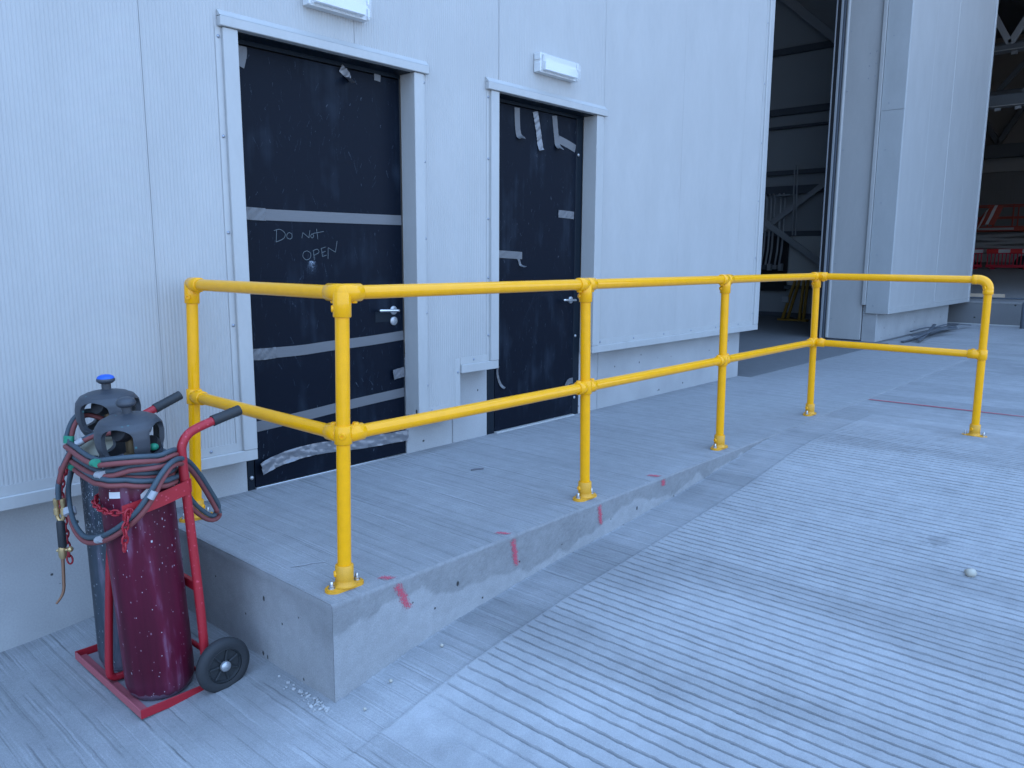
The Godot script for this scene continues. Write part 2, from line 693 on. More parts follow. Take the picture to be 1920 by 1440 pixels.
func build_ground() -> void:
	var f := FastNoiseLite.new()
	f.seed = 3
	f.frequency = 1.0
	f.fractal_octaves = 3
	var xs := PackedFloat32Array()
	for q in [-150.0, -60.0, -25.0, -12.0, -7.0, -4.5, -3.2]:
		xs.append(q)
	var x := -2.6
	while x < -0.09:
		xs.append(x)
		x += 0.03
	var first := xs.size()
	var edge := -0.10
	var grooves := 0
	while edge < 4.85:
		var pitch := (0.058 if grooves < 7 else 0.046) + f.get_noise_2d(grooves * 3.7, 500.0) * 0.016
		for u in [0.0, 0.22, 0.25, 0.29, 0.39, 0.43, 0.46, 0.72]:
			xs.append(edge + u * pitch)
		edge += pitch
		grooves += 1
	var last := xs.size()
	x = edge
	while x < 12.0:
		xs.append(x)
		x += 0.06
	for q in [12.5, 13.5, 15.0, 18.0, 24.0, 40.0, 80.0, 200.0]:
		xs.append(q)
	var zs := PackedFloat32Array()
	for q in [-0.3, -0.15, -0.13]:
		zs.append(q)
	var z := -0.1
	while z < 1.3:
		zs.append(z)
		z += 0.05
	for q in [1.3, 1.318, 1.33, 1.35]:
		zs.append(q)
	z = 1.37
	while z < 1.56:
		zs.append(z)
		z += 0.025
	for q in [1.568, 1.575, 1.58, 1.59]:
		zs.append(q)
	z = 1.61
	while z < 3.7:
		zs.append(z)
		z += 0.018
	while z < 6.0:
		zs.append(z)
		z += 0.12
	for q in [7.0, 9.0, 12.0, 18.0, 30.0, 60.0, 120.0, 300.0]:
		zs.append(q)
	var w := xs.size()
	var h := zs.size()
	var v := PackedVector3Array(); v.resize(w * h)
	var nn := PackedVector3Array(); nn.resize(w * h)
	var cc := PackedColorArray(); cc.resize(w * h)
	var base := PackedFloat32Array()
	for q in xs:
		base.append(fall(q))
	for j in h:
		var zz := zs[j]
		for i in w:
			var xx := xs[i]
			var y := base[i]
			var big := f.get_noise_2d(xx * 0.55, zz * 0.55)
			var mid := f.get_noise_2d(xx * 2.3 + 40.0, zz * 2.3)
			var tone := 0.40 + big * 0.05 + mid * 0.012
			if zz > 1.318 and xx > -0.5 and xx < 20.0:
				var slab := smoothstep(1.568, 1.582, zz) * smoothstep(-0.45, 0.1, xx) * (1.0 - smoothstep(4.2, 5.0, xx))
				y += slab * 0.011
				if i >= first and i < last:
					var k := (i - first) / 8
					var u := (i - first) % 8
					var wob := f.get_noise_2d(k * 7.3, zz * 1.1) * 0.006 + f.get_noise_2d(k * 3.1 + 99.0, zz * 7.0) * 0.004
					xx += wob
					var amp := 0.85 + f.get_noise_2d(xx * 0.8 + 7.0, zz * 0.7 + 31.0) * 0.45 + f.get_noise_2d(xx * 9.0, zz * 6.0) * 0.3
					amp *= 0.95 + f.get_noise_2d(k * 5.3 + 3.0, zz * 0.25) * 0.9
					amp = clampf(amp, 0.15, 1.25) * smoothstep(1.578, 1.60, zz) * smoothstep(-0.06, 0.35, xx + (zz - 1.6) * 0.25) * (1.0 - smoothstep(3.5, 4.75, xx))
					var prof: float = [0.0, 0.03, -0.03, -1.0, -1.0, 0.10, 0.10, 0.0][u]
					if u > 0 and u < 7:
						xx += f.get_noise_2d(zz * 38.0, k * 9.0 + (0.0 if u < 4 else 40.0)) * 0.0034
					y += prof * 0.019 * amp
				# rough grit on the raked slab and in the gutter
				y += f.get_noise_2d(xx * 31.0, zz * 26.0) * (0.0013 if zz > 1.58 else 0.0020) * (1.0 - smoothstep(4.5, 6.0, xx))
				tone += slab * (-0.03 + 0.045 * smoothstep(1.6, 2.3, zz)) * (1.0 - smoothstep(2.2, 4.4, xx)) * (0.85 + big * 0.7)
				if zz < 1.568:
					tone -= 0.05 * smoothstep(-0.3, 0.3, xx) * (1.0 - smoothstep(2.4, 4.2, xx))
			else:
				y += f.get_noise_2d(xx * 9.0, zz * 1.1) * 0.0022
				if xx > -0.55 and zz > 0.2:   # churned strip beside the landing
					y += f.get_noise_2d(xx * 26.0, zz * 26.0) * 0.006 * smoothstep(-0.55, -0.25, xx)
			# cement dust trodden across the foot of the ramp
			var dust := smoothstep(0.55, 0.0, absf(zz - 1.75 - xx * 0.55 + big * 0.3)) * smoothstep(0.9, -0.3, xx) * smoothstep(-2.2, -0.4, xx)
			tone += dust * (0.10 + mid * 0.12)
			var oil := Vector2(xx - 2.36, zz - 2.62).length() + f.get_noise_2d(xx * 14.0, zz * 14.0) * 0.09
			tone -= 0.10 * smoothstep(0.08, 0.03, oil)
			tone -= 0.055 * smoothstep(0.02, 0.25, f.get_noise_2d(xx * 1.1 + 60.0, zz * 0.35 + 20.0))
			tone += 0.035 * f.get_noise_2d(xx * 6.0, zz * 6.0 + 90.0) * smoothstep(1.6, 1.8, zz)
			v[j * w + i] = Vector3(xx, y, zz)
			tone = clampf(tone, 0.2, 0.66)
			cc[j * w + i] = Color(tone * 0.965, tone, tone * 1.035)
	for j in h:
		for i in w:
			var dx := v[j * w + mini(i + 1, w - 1)] - v[j * w + maxi(i - 1, 0)]
			var dz := v[mini(j + 1, h - 1) * w + i] - v[maxi(j - 1, 0) * w + i]
			nn[j * w + i] = dz.cross(dx).normalized()
	var ix := PackedInt32Array()
	var ix2 := PackedInt32Array()
	for j in h - 1:
		for i in w - 1:
			var a := j * w + i
			var six := PackedInt32Array([a, a + 1, a + w, a + 1, a + w + 1, a + w])
			if zs[j] > 1.566 and i >= first - 2 and xs[i] < 4.8:
				ix2.append_array(six)
			else:
				ix.append_array(six)
	var arr := []
	arr.resize(Mesh.ARRAY_MAX)
	arr[Mesh.ARRAY_VERTEX] = v
	arr[Mesh.ARRAY_NORMAL] = nn
	arr[Mesh.ARRAY_COLOR] = cc
	arr[Mesh.ARRAY_INDEX] = ix
	var m := ArrayMesh.new()
	m.add_surface_from_arrays(Mesh.PRIMITIVE_TRIANGLES, arr)
	m.surface_set_material(0, M.ground)
	var arr2 := arr.duplicate()
	arr2[Mesh.ARRAY_INDEX] = ix2
	m.add_surface_from_arrays(Mesh.PRIMITIVE_TRIANGLES, arr2)
	m.surface_set_material(1, M.slab)
	var o := structure("ground", m, null, "grey concrete yard with a raked, grooved ramp slab beside the landing")
	# marking-out line sprayed across the flat yard
	var g := G.new()
	var rows := []
	for k in 2:
		var row := []
		for i in 9:
			var t := i / 8.0
			row.append(Vector3(5.46 + t * 0.06 + (k - 0.5) * (0.034 if i < 5 else 0.022), 0.001, 1.335 + t * 1.7))
		rows.append(row)
	g.sheet(rows, Vector3.UP)
	for i in g.uv.size():
		g.uv[i] = Vector2(g.uv[i].y, g.uv[i].x)
	part("sprayed_line", g, M.spray_line, o)


func build_landing() -> void:
	var f := FastNoiseLite.new()
	f.seed = 13
	f.frequency = 1.0
	f.fractal_octaves = 3
	var X0 := -0.134
	var ZF := 1.312
	var g := G.new()
	# the top, brushed across; then the worn arris and the front face in one strip
	var xs := []
	var x := X0 + 0.001
	while x < 3.7:
		xs.append(x)
		x += 0.013
	for q in [4.2, 5.0, 6.0, 7.5, 9.0, 10.4]:
		xs.append(q)
	var rows := []
	var cols := []
	for k in 30:                        # top
		var z := lerpf(-0.14, ZF - 0.007, k / 29.0)
		var row := []
		var col := []
		for q in xs:
			var big := f.get_noise_2d(q * 0.9, z * 0.9)
			var t := 0.40 + big * 0.05 + f.get_noise_2d(q * 4.0, z * 2.0) * 0.03
			row.append(Vector3(q, f.get_noise_2d(q * 14.0, z * 1.6) * 0.0009, z))
			col.append(Color(t * 0.965, t, t * 1.035))
		rows.append(row); cols.append(col)
	g.sheet(rows, Vector3.UP, cols)
	rows = []; cols = []
	for k in 36:                        # front, from the arris down
		var row := []
		var col := []
		for q in xs:
			var bottom: float = minf(fall(q) - 0.03, -0.02)
			var y: float = lerpf(0.0, bottom, maxf(0.0, (k - 1) / 34.0)) - (0.006 if k > 0 else 0.0) + (f.get_noise_2d(q * 30.0, 5.0) * 0.003 if k == 1 else 0.0)
			var zz := ZF - (0.007 if k == 0 else 0.0) + f.get_noise_2d(q * 22.0, y * 22.0) * (0.0016 if k > 0 else 0.0) * smoothstep(X0, X0 + 0.06, q)
			row.append(Vector3(q, f.get_noise_2d(q * 14.0, zz * 1.6) * 0.0009 if k == 0 else y, zz))
			var edge: float = 0.085 + f.get_noise_2d(q * 2.2, 8.0) * 0.075 + f.get_noise_2d(q * 9.0, 3.0) * 0.02 + 0.10 * exp(-pow((q - 1.05) / 0.5, 2.0))
			var damp := smoothstep(edge + 0.006, edge - 0.006, -y)
			var t := lerpf(0.44, 0.335, damp) + f.get_noise_2d(q * 5.0, y * 5.0) * 0.014
			if damp > 0.3:
				t += f.get_noise_2d(q * 55.0, y * 55.0) * 0.05
			col.append(Color(t * 0.98, t, t * 1.02))
		rows.append(row); cols.append(col)
	g.sheet(rows, Vector3.BACK, cols)
	rows = []; cols = []
	for k in 20:                        # left end
		var row := []
		var col := []
		for i in 60:
			var z := lerpf(-0.14, ZF, i / 59.0)
			var y := lerpf(0.0, -0.46, maxf(0.0, (k - 1) / 18.0)) - (0.006 if k > 0 else 0.0)
			row.append(Vector3(X0 + (0.007 if k == 0 else 0.0) + f.get_noise_2d(z * 22.0, y * 22.0) * 0.0014 * smoothstep(ZF, ZF - 0.06, z), y if k > 0 else 0.0, minf(z, ZF - (0.007 if k == 0 else 0.0))))
			var edge := 0.05 + f.get_noise_2d(z * 3.0, 18.0) * 0.05 + (0.10 if z > 1.0 else 0.0) * smoothstep(1.0, 1.25, z)
			var damp := smoothstep(edge + 0.03, edge - 0.03, -y)
			var t := lerpf(0.43, 0.36, damp) + f.get_noise_2d(z * 5.0, y * 5.0) * 0.014
			col.append(Color(t * 0.98, t, t * 1.02))
		rows.append(row); cols.append(col)
	g.sheet(rows, Vector3.LEFT, cols)
	var top_and_face := structure("raised_landing", g, M.formed, "raised concrete landing with a brushed top and red marks on its front edge")
	# brushed finish: its own thin topping so that the brush lines run across the landing
	var tp := G.new()
	rows = []; cols = []
	for k in 30:
		var z := lerpf(-0.14, ZF - 0.0075, k / 29.0)
		var row := []
		var col := []
		for q in xs:
			var big := f.get_noise_2d(q * 0.9, z * 0.9)
			var t := 0.385 + big * 0.045 + f.get_noise_2d(q * 4.0, z * 2.0) * 0.012
			row.append(Vector3(maxf(q, X0 + 0.0075), 0.0035 + f.get_noise_2d(q * 14.0, z * 1.6) * 0.0009 - (0.003 if k == 29 or q == xs[0] else 0.0), z))
			col.append(Color(t * 0.965, t, t * 1.035))
		rows.append(row); cols.append(col)
	tp.sheet(rows, Vector3.UP, cols)
	part("brushed_topping", tp, M.ground, top_and_face)
	# red spray marks over the edge
	for s in [[0.155, 0.215, 0.135, 0.06, 0.05], [0.812, 0.838, 0.15, 0.052, 0.06], [1.460, 1.478, 0.125, 0.05, 0.0], [2.066, 2.074, 0.05, 0.07, 0.07]]:
		var q := G.new()
		var a: float = s[0]
		var b: float = s[1]
		var wd: float = s[3] * 0.5
		q.quad(Vector3(a - wd, -0.009, ZF + 0.003), Vector3(a + wd, -0.009, ZF + 0.003), Vector3(b + wd, -s[2], ZF + 0.003), Vector3(b - wd, -s[2], ZF + 0.003), Vector3.BACK)
		if s[4] > 0.0:
			q.quad(Vector3(a - wd - 0.03, 0.007, ZF - 0.012 - s[4]), Vector3(a + wd - 0.03, 0.007, ZF - 0.012 - s[4]), Vector3(a + wd, 0.005, ZF - 0.013), Vector3(a - wd, 0.005, ZF - 0.013), Vector3.UP)
		part("spray_mark", q, M.spray, top_and_face)
	# a pale scratch by the corner post
	q_scratch(top_and_face)


func q_scratch(parent: Node3D) -> void:
	var g := G.new()
	g.tube(smooth([Vector3(-0.05, 0.0062, 0.915), Vector3(0.0, 0.0064, 0.94), Vector3(0.03, 0.0063, 0.945), Vector3(0.075, 0.0062, 0.975)], 5), [0.001] + range(14).map(func(i): return 0.004) + [0.001], 6, true, false, 0.25, Vector3.UP)
	part("scratch", g, M.grey_tape, parent)


# ---------------------------------------------------------------- warehouse
const ZP := -0.02     # face of the sheets; trims stand proud of it, up to z = 0
const TOP := 7.6


func ribbed(x0: float, x1: float, y0: float, y1: float, g: G, gap0: float, gap1: float) -> void:
	var p := 0.0163
	var d := 0.0016
	var x := x0 + gap0
	var ends := x1 - gap1
	var prev := Vector2(x, ZP)
	var pts := [prev]
	while x < ends:
		for q in [[0.42, 0.0], [0.54, -d], [0.88, -d], [1.0, 0.0]]:
			var xx: float = x + q[0] * p
			if xx < ends:
				pts.append(Vector2(xx, ZP + q[1]))
		x += p
	pts.append(Vector2(ends, ZP))
	for i in pts.size() - 1:
		var a: Vector2 = pts[i]
		var b: Vector2 = pts[i + 1]
		var nn := Vector3(-(b.y - a.y), 0, b.x - a.x).normalized()
		g.quad(Vector3(a.x, y0, a.y), Vector3(b.x, y0, b.y), Vector3(b.x, y1, b.y), Vector3(a.x, y1, a.y), nn)
	g.box(Vector3((x0 + x1) * 0.5, (y0 + y1) * 0.5, -0.07), Vector3(x1 - x0 - gap0 - gap1, y1 - y0, 0.09))


func rivets(parent: Node3D, spots: Array, facing := Vector3.BACK) -> void:
	for p in spots:
		var g := G.new()
		g.lathe([Vector2(0.0085, 0), Vector2(0.0085, 0.0015), Vector2(0.006, 0.004), Vector2(0.003, 0.0055), Vector2(0, 0.006)], align(facing, p), 10)
		part("rivet", g, M.rivet, parent)


func tape(path: Array, width: float, crumple: float, lift := 0.0, lift_end := 0.0, end_cut := 0.0) -> G:
	var g := G.new()
	var f := FastNoiseLite.new()
	f.seed = int(path[0].x * 1000.0) + int(path[0].y * 777.0)
	f.frequency = 1.0
	var pts := []
	for p in path:
		pts.append(Vector3(p.x, p.y, 0))
	pts = smooth(pts, 14)
	var rows := []
	for k in 7:
		var row := []
		for i in pts.size():
			var t := float(i) / (pts.size() - 1)
			var dir: Vector3 = (pts[mini(i + 1, pts.size() - 1)] - pts[maxi(i - 1, 0)]).normalized()
			var across := Vector3(-dir.y, dir.x, 0)
			var v := k / 6.0 - 0.5
			var p: Vector3 = pts[i] + across * width * v + dir * end_cut * v * (1.0 if i == pts.size() - 1 else 0.0)
			var z := 0.0022 + (absf(f.get_noise_2d(t * 5.0, v * 2.6)) * crumple * 1.5 if path.size() > 4 and crumple > 0.01 else 0.0) + (0.25 if path.size() > 4 and crumple > 0.01 else 0.6) * pow(1.0 - absf(f.get_noise_2d(p.x * 16.0 - p.y * 22.0, p.y * 2.5 + p.x * 1.6)), 2.0) * crumple * 0.8
			z += lift * pow(maxf(0.0, 1.0 - t * 4.0), 2.0) + lift_end * pow(maxf(0.0, t * 4.0 - 3.0), 2.0)
			row.append(Vector3(p.x, p.y, -0.13 + z))
		rows.append(row)
	g.sheet(rows, Vector3.BACK)
	return g


func stroke(pts: Array, g: G, r := 0.0019) -> void:
	var q := []
	for p in pts:
		q.append(Vector3(p.x, p.y, -0.129))
	if q.size() > 2:
		q = smooth(q, 4)
	g.tube(q, r, 5, true, false, 0.3, Vector3.BACK)


func build_warehouse() -> void:
	var W := thing("warehouse", "pale blue-grey metal-clad warehouse with two dark doors and a tall doorway", "building")
	# sheets between the seams: [x0, x1, [pieces of x range and foot]]
	var seams := [-8.0, -6.80, -5.66, -4.51, -3.37, -2.23, -1.225, -0.084, 1.035, 2.150, 3.292, 4.43, 5.57, 6.05]
	var foot := func(x: float) -> float:
		if x < 0.30: return 0.205
		if x < 1.485: return 2.25
		if x < 1.77: return 0.205
		if x < 2.085: return 0.50
		if x < 3.25: return 2.25
		return 0.50
	for i in seams.size() - 1:
		var x0: float = seams[i]
		var x1: float = seams[i + 1]
		var cuts := [x0]
		for q in [0.30, 1.485, 1.77, 2.085, 3.25]:
			if q > x0 + 0.005 and q < x1 - 0.005:
				cuts.append(q)
		cuts.append(x1)
		var g := G.new()
		for k in cuts.size() - 1:
			var gap := 0.0012 if x0 < 3.0 else 0.0006
			ribbed(cuts[k], cuts[k + 1], foot.call((cuts[k] + cuts[k + 1]) * 0.5), TOP, g, gap if k == 0 else 0.0, gap if k == cuts.size() - 2 else 0.0)
		part("wall_panel", g, M.clad, W)
	part("lining", span(-8.0, 2.26, -0.125, 6.0, TOP, -0.116), M.seam, W)
	# plinth of cast concrete, flush with the doors
	for q in [[-8.0, -4.2], [-4.196, -2.0], [-1.996, 0.366], [1.440, 1.829], [1.833, 2.157], [3.190, 3.438], [3.442, 5.936]]:
		part("plinth_block", span(q[0], -0.7, -0.34, q[1], 0.6, -0.13, 0.004), M.plinth, W)
	part("plinth_backing", span(-8.0, -0.7, -0.36, 5.93, 0.58, -0.345), M.seam, W)
	# drip flashings along the feet of the sheets
	for q in [[-8.0, -2.35, 0.198], [-2.348, 0.359, 0.198], [1.431, 1.75, 0.198], [1.796, 2.137, 0.481], [3.184, 6.077, 0.488]]:
		var fl := part("drip_flashing", span(q[0], q[2], -0.126, q[1], q[2] + 0.055, -0.002, 0.003), M.trim, W)
		part("flange", span(q[0], q[2] + 0.0555, -0.03, q[1] - 0.06, q[2] + 0.098, ZP + 0.0025), M.trim, fl)
		var sp := []
		var x: float = maxf(q[0] + 0.12, -2.5)
		while x < q[1] - 0.05:
			sp.append(Vector3(x, q[2] + 0.078, ZP + 0.0025))
			x += 0.47
		rivets(fl, sp)
	var side := part("corner_flashing", span(1.75, 0.20, -0.05, 1.794, 0.575, ZP + 0.003, 0.002), M.trim, W)
	rivets(side, [Vector3(1.772, 0.49, ZP + 0.003), Vector3(1.772, 0.27, ZP + 0.003)])
	# trims: jambs and lintels round the doors
	for q in [[0.285, 0.359, 0.2535, -1, 0.254], [1.431, 1.502, 0.2535, 1, 1.526], [2.064, 2.137, 0.5365, -1, 2.036], [3.184, 3.266, 0.5435, 1, 3.292]]:
		var j := part("jamb_trim", span(q[0], q[2], -0.126, q[1], 2.237, 0.0, 0.003), M.trim, W)
		var e0: float = q[4] if q[3] < 0 else q[1] + 0.0005
		var e1: float = q[0] - 0.0005 if q[3] < 0 else q[4]
		part("flange", span(e0, q[2] + 0.01, -0.03, e1, 2.237, ZP + 0.003), M.trim, j)
		var sp := []
		for k in 5:
			sp.append(Vector3((e0 + e1) * 0.5, 2.195 - k * (2.1 - q[2]) / 4.2, ZP + 0.003))
		rivets(j, sp)
	for q in [[0.268, 1.535], [2.028, 3.302]]:
		var l := part("lintel_trim", span(q[0], 2.2385, -0.034, q[1], 2.283, 0.012, 0.003), M.trim, W)
		var g := G.new()
		g.prism([Vector2(-0.03, 2.2835), Vector2(0.010, 2.2835), Vector2(-0.0165, 2.312), Vector2(-0.03, 2.312)], q[1] - q[0], Transform3D(Basis(Vector3.BACK, Vector3.UP, Vector3.RIGHT), Vector3(q[0], 0, 0)))
		part("weather_bar", g, M.trim, l)
	var edge := part("edge_trim", span(5.985, 0.5435, -0.20, 6.077, TOP, 0.0, 0.006), M.trim, W)
	part("flange", span(5.935, 0.5865, -0.03, 5.9845, TOP, ZP + 0.003), M.trim, edge)
	var sp2 := []
	for k in 13:
		sp2.append(Vector3(5.96, 0.66 + k * 0.56, ZP + 0.003))
	rivets(edge, sp2)

	build_doors(W)
	build_pier(W)
	# shell: end wall, back wall, roof
	part("end_wall", span(-8.2, -0.6, -14.0, -8.002, TOP, -0.02), M.clad, W)
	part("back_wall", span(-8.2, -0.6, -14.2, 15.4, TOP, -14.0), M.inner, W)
	part("roof", span(-8.3, TOP + 0.002, -14.3, 15.8, TOP + 0.25, 0.06), M.clad, W)
	part("door_head", span(6.05, 7.0, -0.3, 10.55, TOP, -0.03), M.clad, W)
	part("store_wall", span(5.80, -0.02, -14.0, 5.93, TOP, -0.36), M.inner, W)


func build_doors(W: Node3D) -> void:
	var tp := func(parent, path, wd, cr, l0 := 0.0, l1 := 0.0, shiny := false, cut := 0.0):
		part("tape_strip", tape(path, wd, cr, l0, l1, cut), M.tape_shiny if shiny else M.tape, parent)
	for k in 2:
		var x0: float = [0.411, 2.234][k]
		var x1: float = [1.421, 3.108][k]
		var g := G.new()
		g.box(Vector3((x0 + x1) * 0.5, 1.111, -0.158), Vector3(x1 - x0, 2.192, 0.05))
		g.quad(Vector3(x0, 0.015, -0.1305), Vector3(x1, 0.015, -0.1305), Vector3(x1, 2.207, -0.1305), Vector3(x0, 2.207, -0.1305), Vector3.BACK, [Vector2(0, 1), Vector2(1, 1), Vector2(1, 0), Vector2(0, 0)])
		var d := part("door", g, M.door if k == 0 else M.door2, W)
		d.set_meta("label", "dark navy door with chalk words and bands of silver tape" if k == 0 else "narrower dark navy door with torn silver tape along its top")
		var fr := G.new()
		var a: float = [0.368, 2.158][k]
		var b: float = [1.431, 3.189][k]
		var zf: float = [-0.132, -0.132][k]
		fr.box(Vector3((a + x0 - 0.004) * 0.5, 1.13, -0.19), Vector3(x0 - 0.004 - a, 2.27, 0.12), 0.003)
		fr.box(Vector3((b + x1 + 0.004) * 0.5, 1.13, -0.19), Vector3(b - x1 - 0.004, 2.27, 0.12), 0.003)
		fr.box(Vector3((a + b) * 0.5, 2.30, -0.16), Vector3(b - a, 0.17, 0.064))
		fr.box(Vector3((a + b) * 0.5, 2.2435, -0.083), Vector3(b - a - 0.004, 0.016, 0.092))
		part("door_frame", fr, M.door_frame, d)
		part("threshold", span(x0 - 0.005, -0.01, -0.16, x1 + 0.005, 0.0125, -0.118 if k == 0 else -0.105, 0.002), M.trim if k == 1 else M.zinc, d)
		# lever handle
		var h := G.new()
		var hx: float = [1.352, 3.066][k]
		h.tube(smooth([Vector3(hx, 0.895, -0.128), Vector3(hx, 0.895, -0.085), Vector3(hx - 0.006, 0.896, -0.078), Vector3(hx - 0.03, 0.897, -0.077), Vector3(hx - 0.09, 0.899, -0.077), Vector3(hx - 0.128, 0.9, -0.078), Vector3(hx - 0.135, 0.9, -0.082), Vector3(hx - 0.136, 0.9, -0.094)], 5), 0.0095, 10)
		part("handle", h, M.chrome, d)
		for q in ([0.895, 0.832] if k == 0 else [0.895]):
			var r := G.new()
			r.lathe([Vector2(0.026, 0), Vector2(0.026, 0.006), Vector2(0.024, 0.008), Vector2(0, 0.008)], align(Vector3.BACK, Vector3(hx, q, -0.130)), 20)
			part("rose", r, M.galv, d)
		if k == 0:
			part("lock_cover", span(hx - 0.135, 0.83, -0.1305, hx + 0.02, 0.89, -0.1288), M.door_frame, d)
		for y in ([1.96, 0.62, 0.14] if k == 1 else [0.07]):
			var bo := G.new()
			var bxx: float = (x1 + b) * 0.5 - 0.018 if k == 1 else a + 0.02
			bo.lathe([Vector2(0.011, 0), Vector2(0.011, 0.004), Vector2(0.007, 0.008), Vector2(0, 0.008)], align(Vector3.BACK, Vector3(bxx, y, -0.1285)), 10)
			part("frame_bolt", bo, M.galv, d)
		if k == 0:
			tp.call(d, [Vector2(0.425, 1.414), Vector2(0.861, 1.416), Vector2(1.425, 1.421)], 0.056, 0.0012)
			tp.call(d, [Vector2(0.42, 1.417), Vector2(0.47, 1.416), Vector2(0.535, 1.415)], 0.062, 0.010)
			tp.call(d, [Vector2(0.425, 0.712), Vector2(0.698, 0.71), Vector2(0.903, 0.719), Vector2(1.161, 0.727), Vector2(1.425, 0.742)], 0.055, 0.0012)
			tp.call(d, [Vector2(0.42, 0.712), Vector2(0.48, 0.708), Vector2(0.56, 0.711)], 0.058, 0.016)
			tp.call(d, [Vector2(0.425, 0.334), Vector2(0.682, 0.348), Vector2(1.036, 0.373), Vector2(1.425, 0.394)], 0.055, 0.0015)
			tp.call(d, [Vector2(0.43, 0.113), Vector2(0.607, 0.145), Vector2(0.81, 0.153), Vector2(1.104, 0.132), Vector2(1.44, 0.124)], 0.066, 0.013, 0.03, 0.01, true)
			tp.call(d, [Vector2(1.329, 0.507), Vector2(1.375, 0.514), Vector2(1.424, 0.519)], 0.06, 0.016, 0.012, 0.0, true)
			tp.call(d, [Vector2(1.018, 2.205), Vector2(1.05, 2.185), Vector2(1.062, 2.165), Vector2(1.05, 2.14)], 0.045, 0.012, 0.0, 0.06, true)
			tp.call(d, [Vector2(1.246, 2.197), Vector2(1.268, 2.196), Vector2(1.29, 2.194)], 0.035, 0.002)
			tp.call(d, [Vector2(0.448, 2.205), Vector2(0.447, 2.17), Vector2(0.43, 2.11)], 0.05, 0.004)
			for letter in [
				[[Vector2(0.595, 1.343), Vector2(0.590, 1.279)], [Vector2(0.579, 1.336), Vector2(0.613, 1.344), Vector2(0.643, 1.325), Vector2(0.634, 1.298), Vector2(0.588, 1.279)]],
				[[Vector2(0.669, 1.329), Vector2(0.683, 1.321), Vector2(0.682, 1.302), Vector2(0.668, 1.296), Vector2(0.654, 1.304), Vector2(0.656, 1.322), Vector2(0.669, 1.329)]],
				[[Vector2(0.743, 1.302), Vector2(0.750, 1.331)], [Vector2(0.750, 1.331), Vector2(0.787, 1.305)], [Vector2(0.787, 1.305), Vector2(0.794, 1.344)]],
				[[Vector2(0.806, 1.326), Vector2(0.817, 1.317), Vector2(0.808, 1.305), Vector2(0.797, 1.314), Vector2(0.806, 1.326)]],
				[[Vector2(0.836, 1.353), Vector2(0.842, 1.299)], [Vector2(0.811, 1.328), Vector2(0.881, 1.341)]],
				[[Vector2(0.771, 1.237), Vector2(0.793, 1.224), Vector2(0.790, 1.199), Vector2(0.766, 1.189), Vector2(0.746, 1.205), Vector2(0.750, 1.227), Vector2(0.771, 1.237)]],
				[[Vector2(0.812, 1.239), Vector2(0.815, 1.188)], [Vector2(0.807, 1.236), Vector2(0.836, 1.246), Vector2(0.845, 1.228), Vector2(0.813, 1.213)]],
				[[Vector2(0.862, 1.250), Vector2(0.868, 1.206)], [Vector2(0.859, 1.249), Vector2(0.889, 1.258)], [Vector2(0.865, 1.228), Vector2(0.888, 1.235)], [Vector2(0.868, 1.207), Vector2(0.894, 1.215)]],
				[[Vector2(0.903, 1.195), Vector2(0.906, 1.255)], [Vector2(0.906, 1.255), Vector2(0.953, 1.231)], [Vector2(0.953, 1.231), Vector2(0.966, 1.292)]],
			]:
				var ch := G.new()
				for q in letter:
					stroke(q, ch)
				part("chalk_letter", ch, M.chalk, d)
		else:
			tp.call(d, [Vector2(2.445, 2.2), Vector2(2.452, 2.07), Vector2(2.474, 2.003)], 0.052, 0.004, 0.0, 0.03, false, 0.02)
			tp.call(d, [Vector2(2.633, 2.2), Vector2(2.670, 2.06), Vector2(2.695, 1.949)], 0.054, 0.009, 0.0, 0.01, true, 0.0)
			tp.call(d, [Vector2(2.844, 2.2), Vector2(2.864, 2.083), Vector2(2.885, 1.975)], 0.054, 0.004, 0.0, 0.035, false, 0.02)
			tp.call(d, [Vector2(2.895, 2.045), Vector2(3.0, 2.024), Vector2(3.093, 2.0)], 0.056, 0.002)
			tp.call(d, [Vector2(2.901, 1.525), Vector2(3.0, 1.523), Vector2(3.085, 1.52)], 0.054, 0.010)
			tp.call(d, [Vector2(2.240, 1.232), Vector2(2.4, 1.226), Vector2(2.505, 1.222)], 0.05, 0.006)
			tp.call(d, [Vector2(2.455, 1.215), Vector2(2.475, 1.185), Vector2(2.490, 1.145)], 0.022, 0.006, 0.0, 0.05)
			tp.call(d, [Vector2(2.250, 0.47), Vector2(2.262, 0.39), Vector2(2.300, 0.315)], 0.02, 0.008, 0.02, 0.03)
			tp.call(d, [Vector2(3.108, 0.275), Vector2(3.05, 0.27), Vector2(3.015, 0.222)], 0.045, 0.012, 0.0, 0.03)


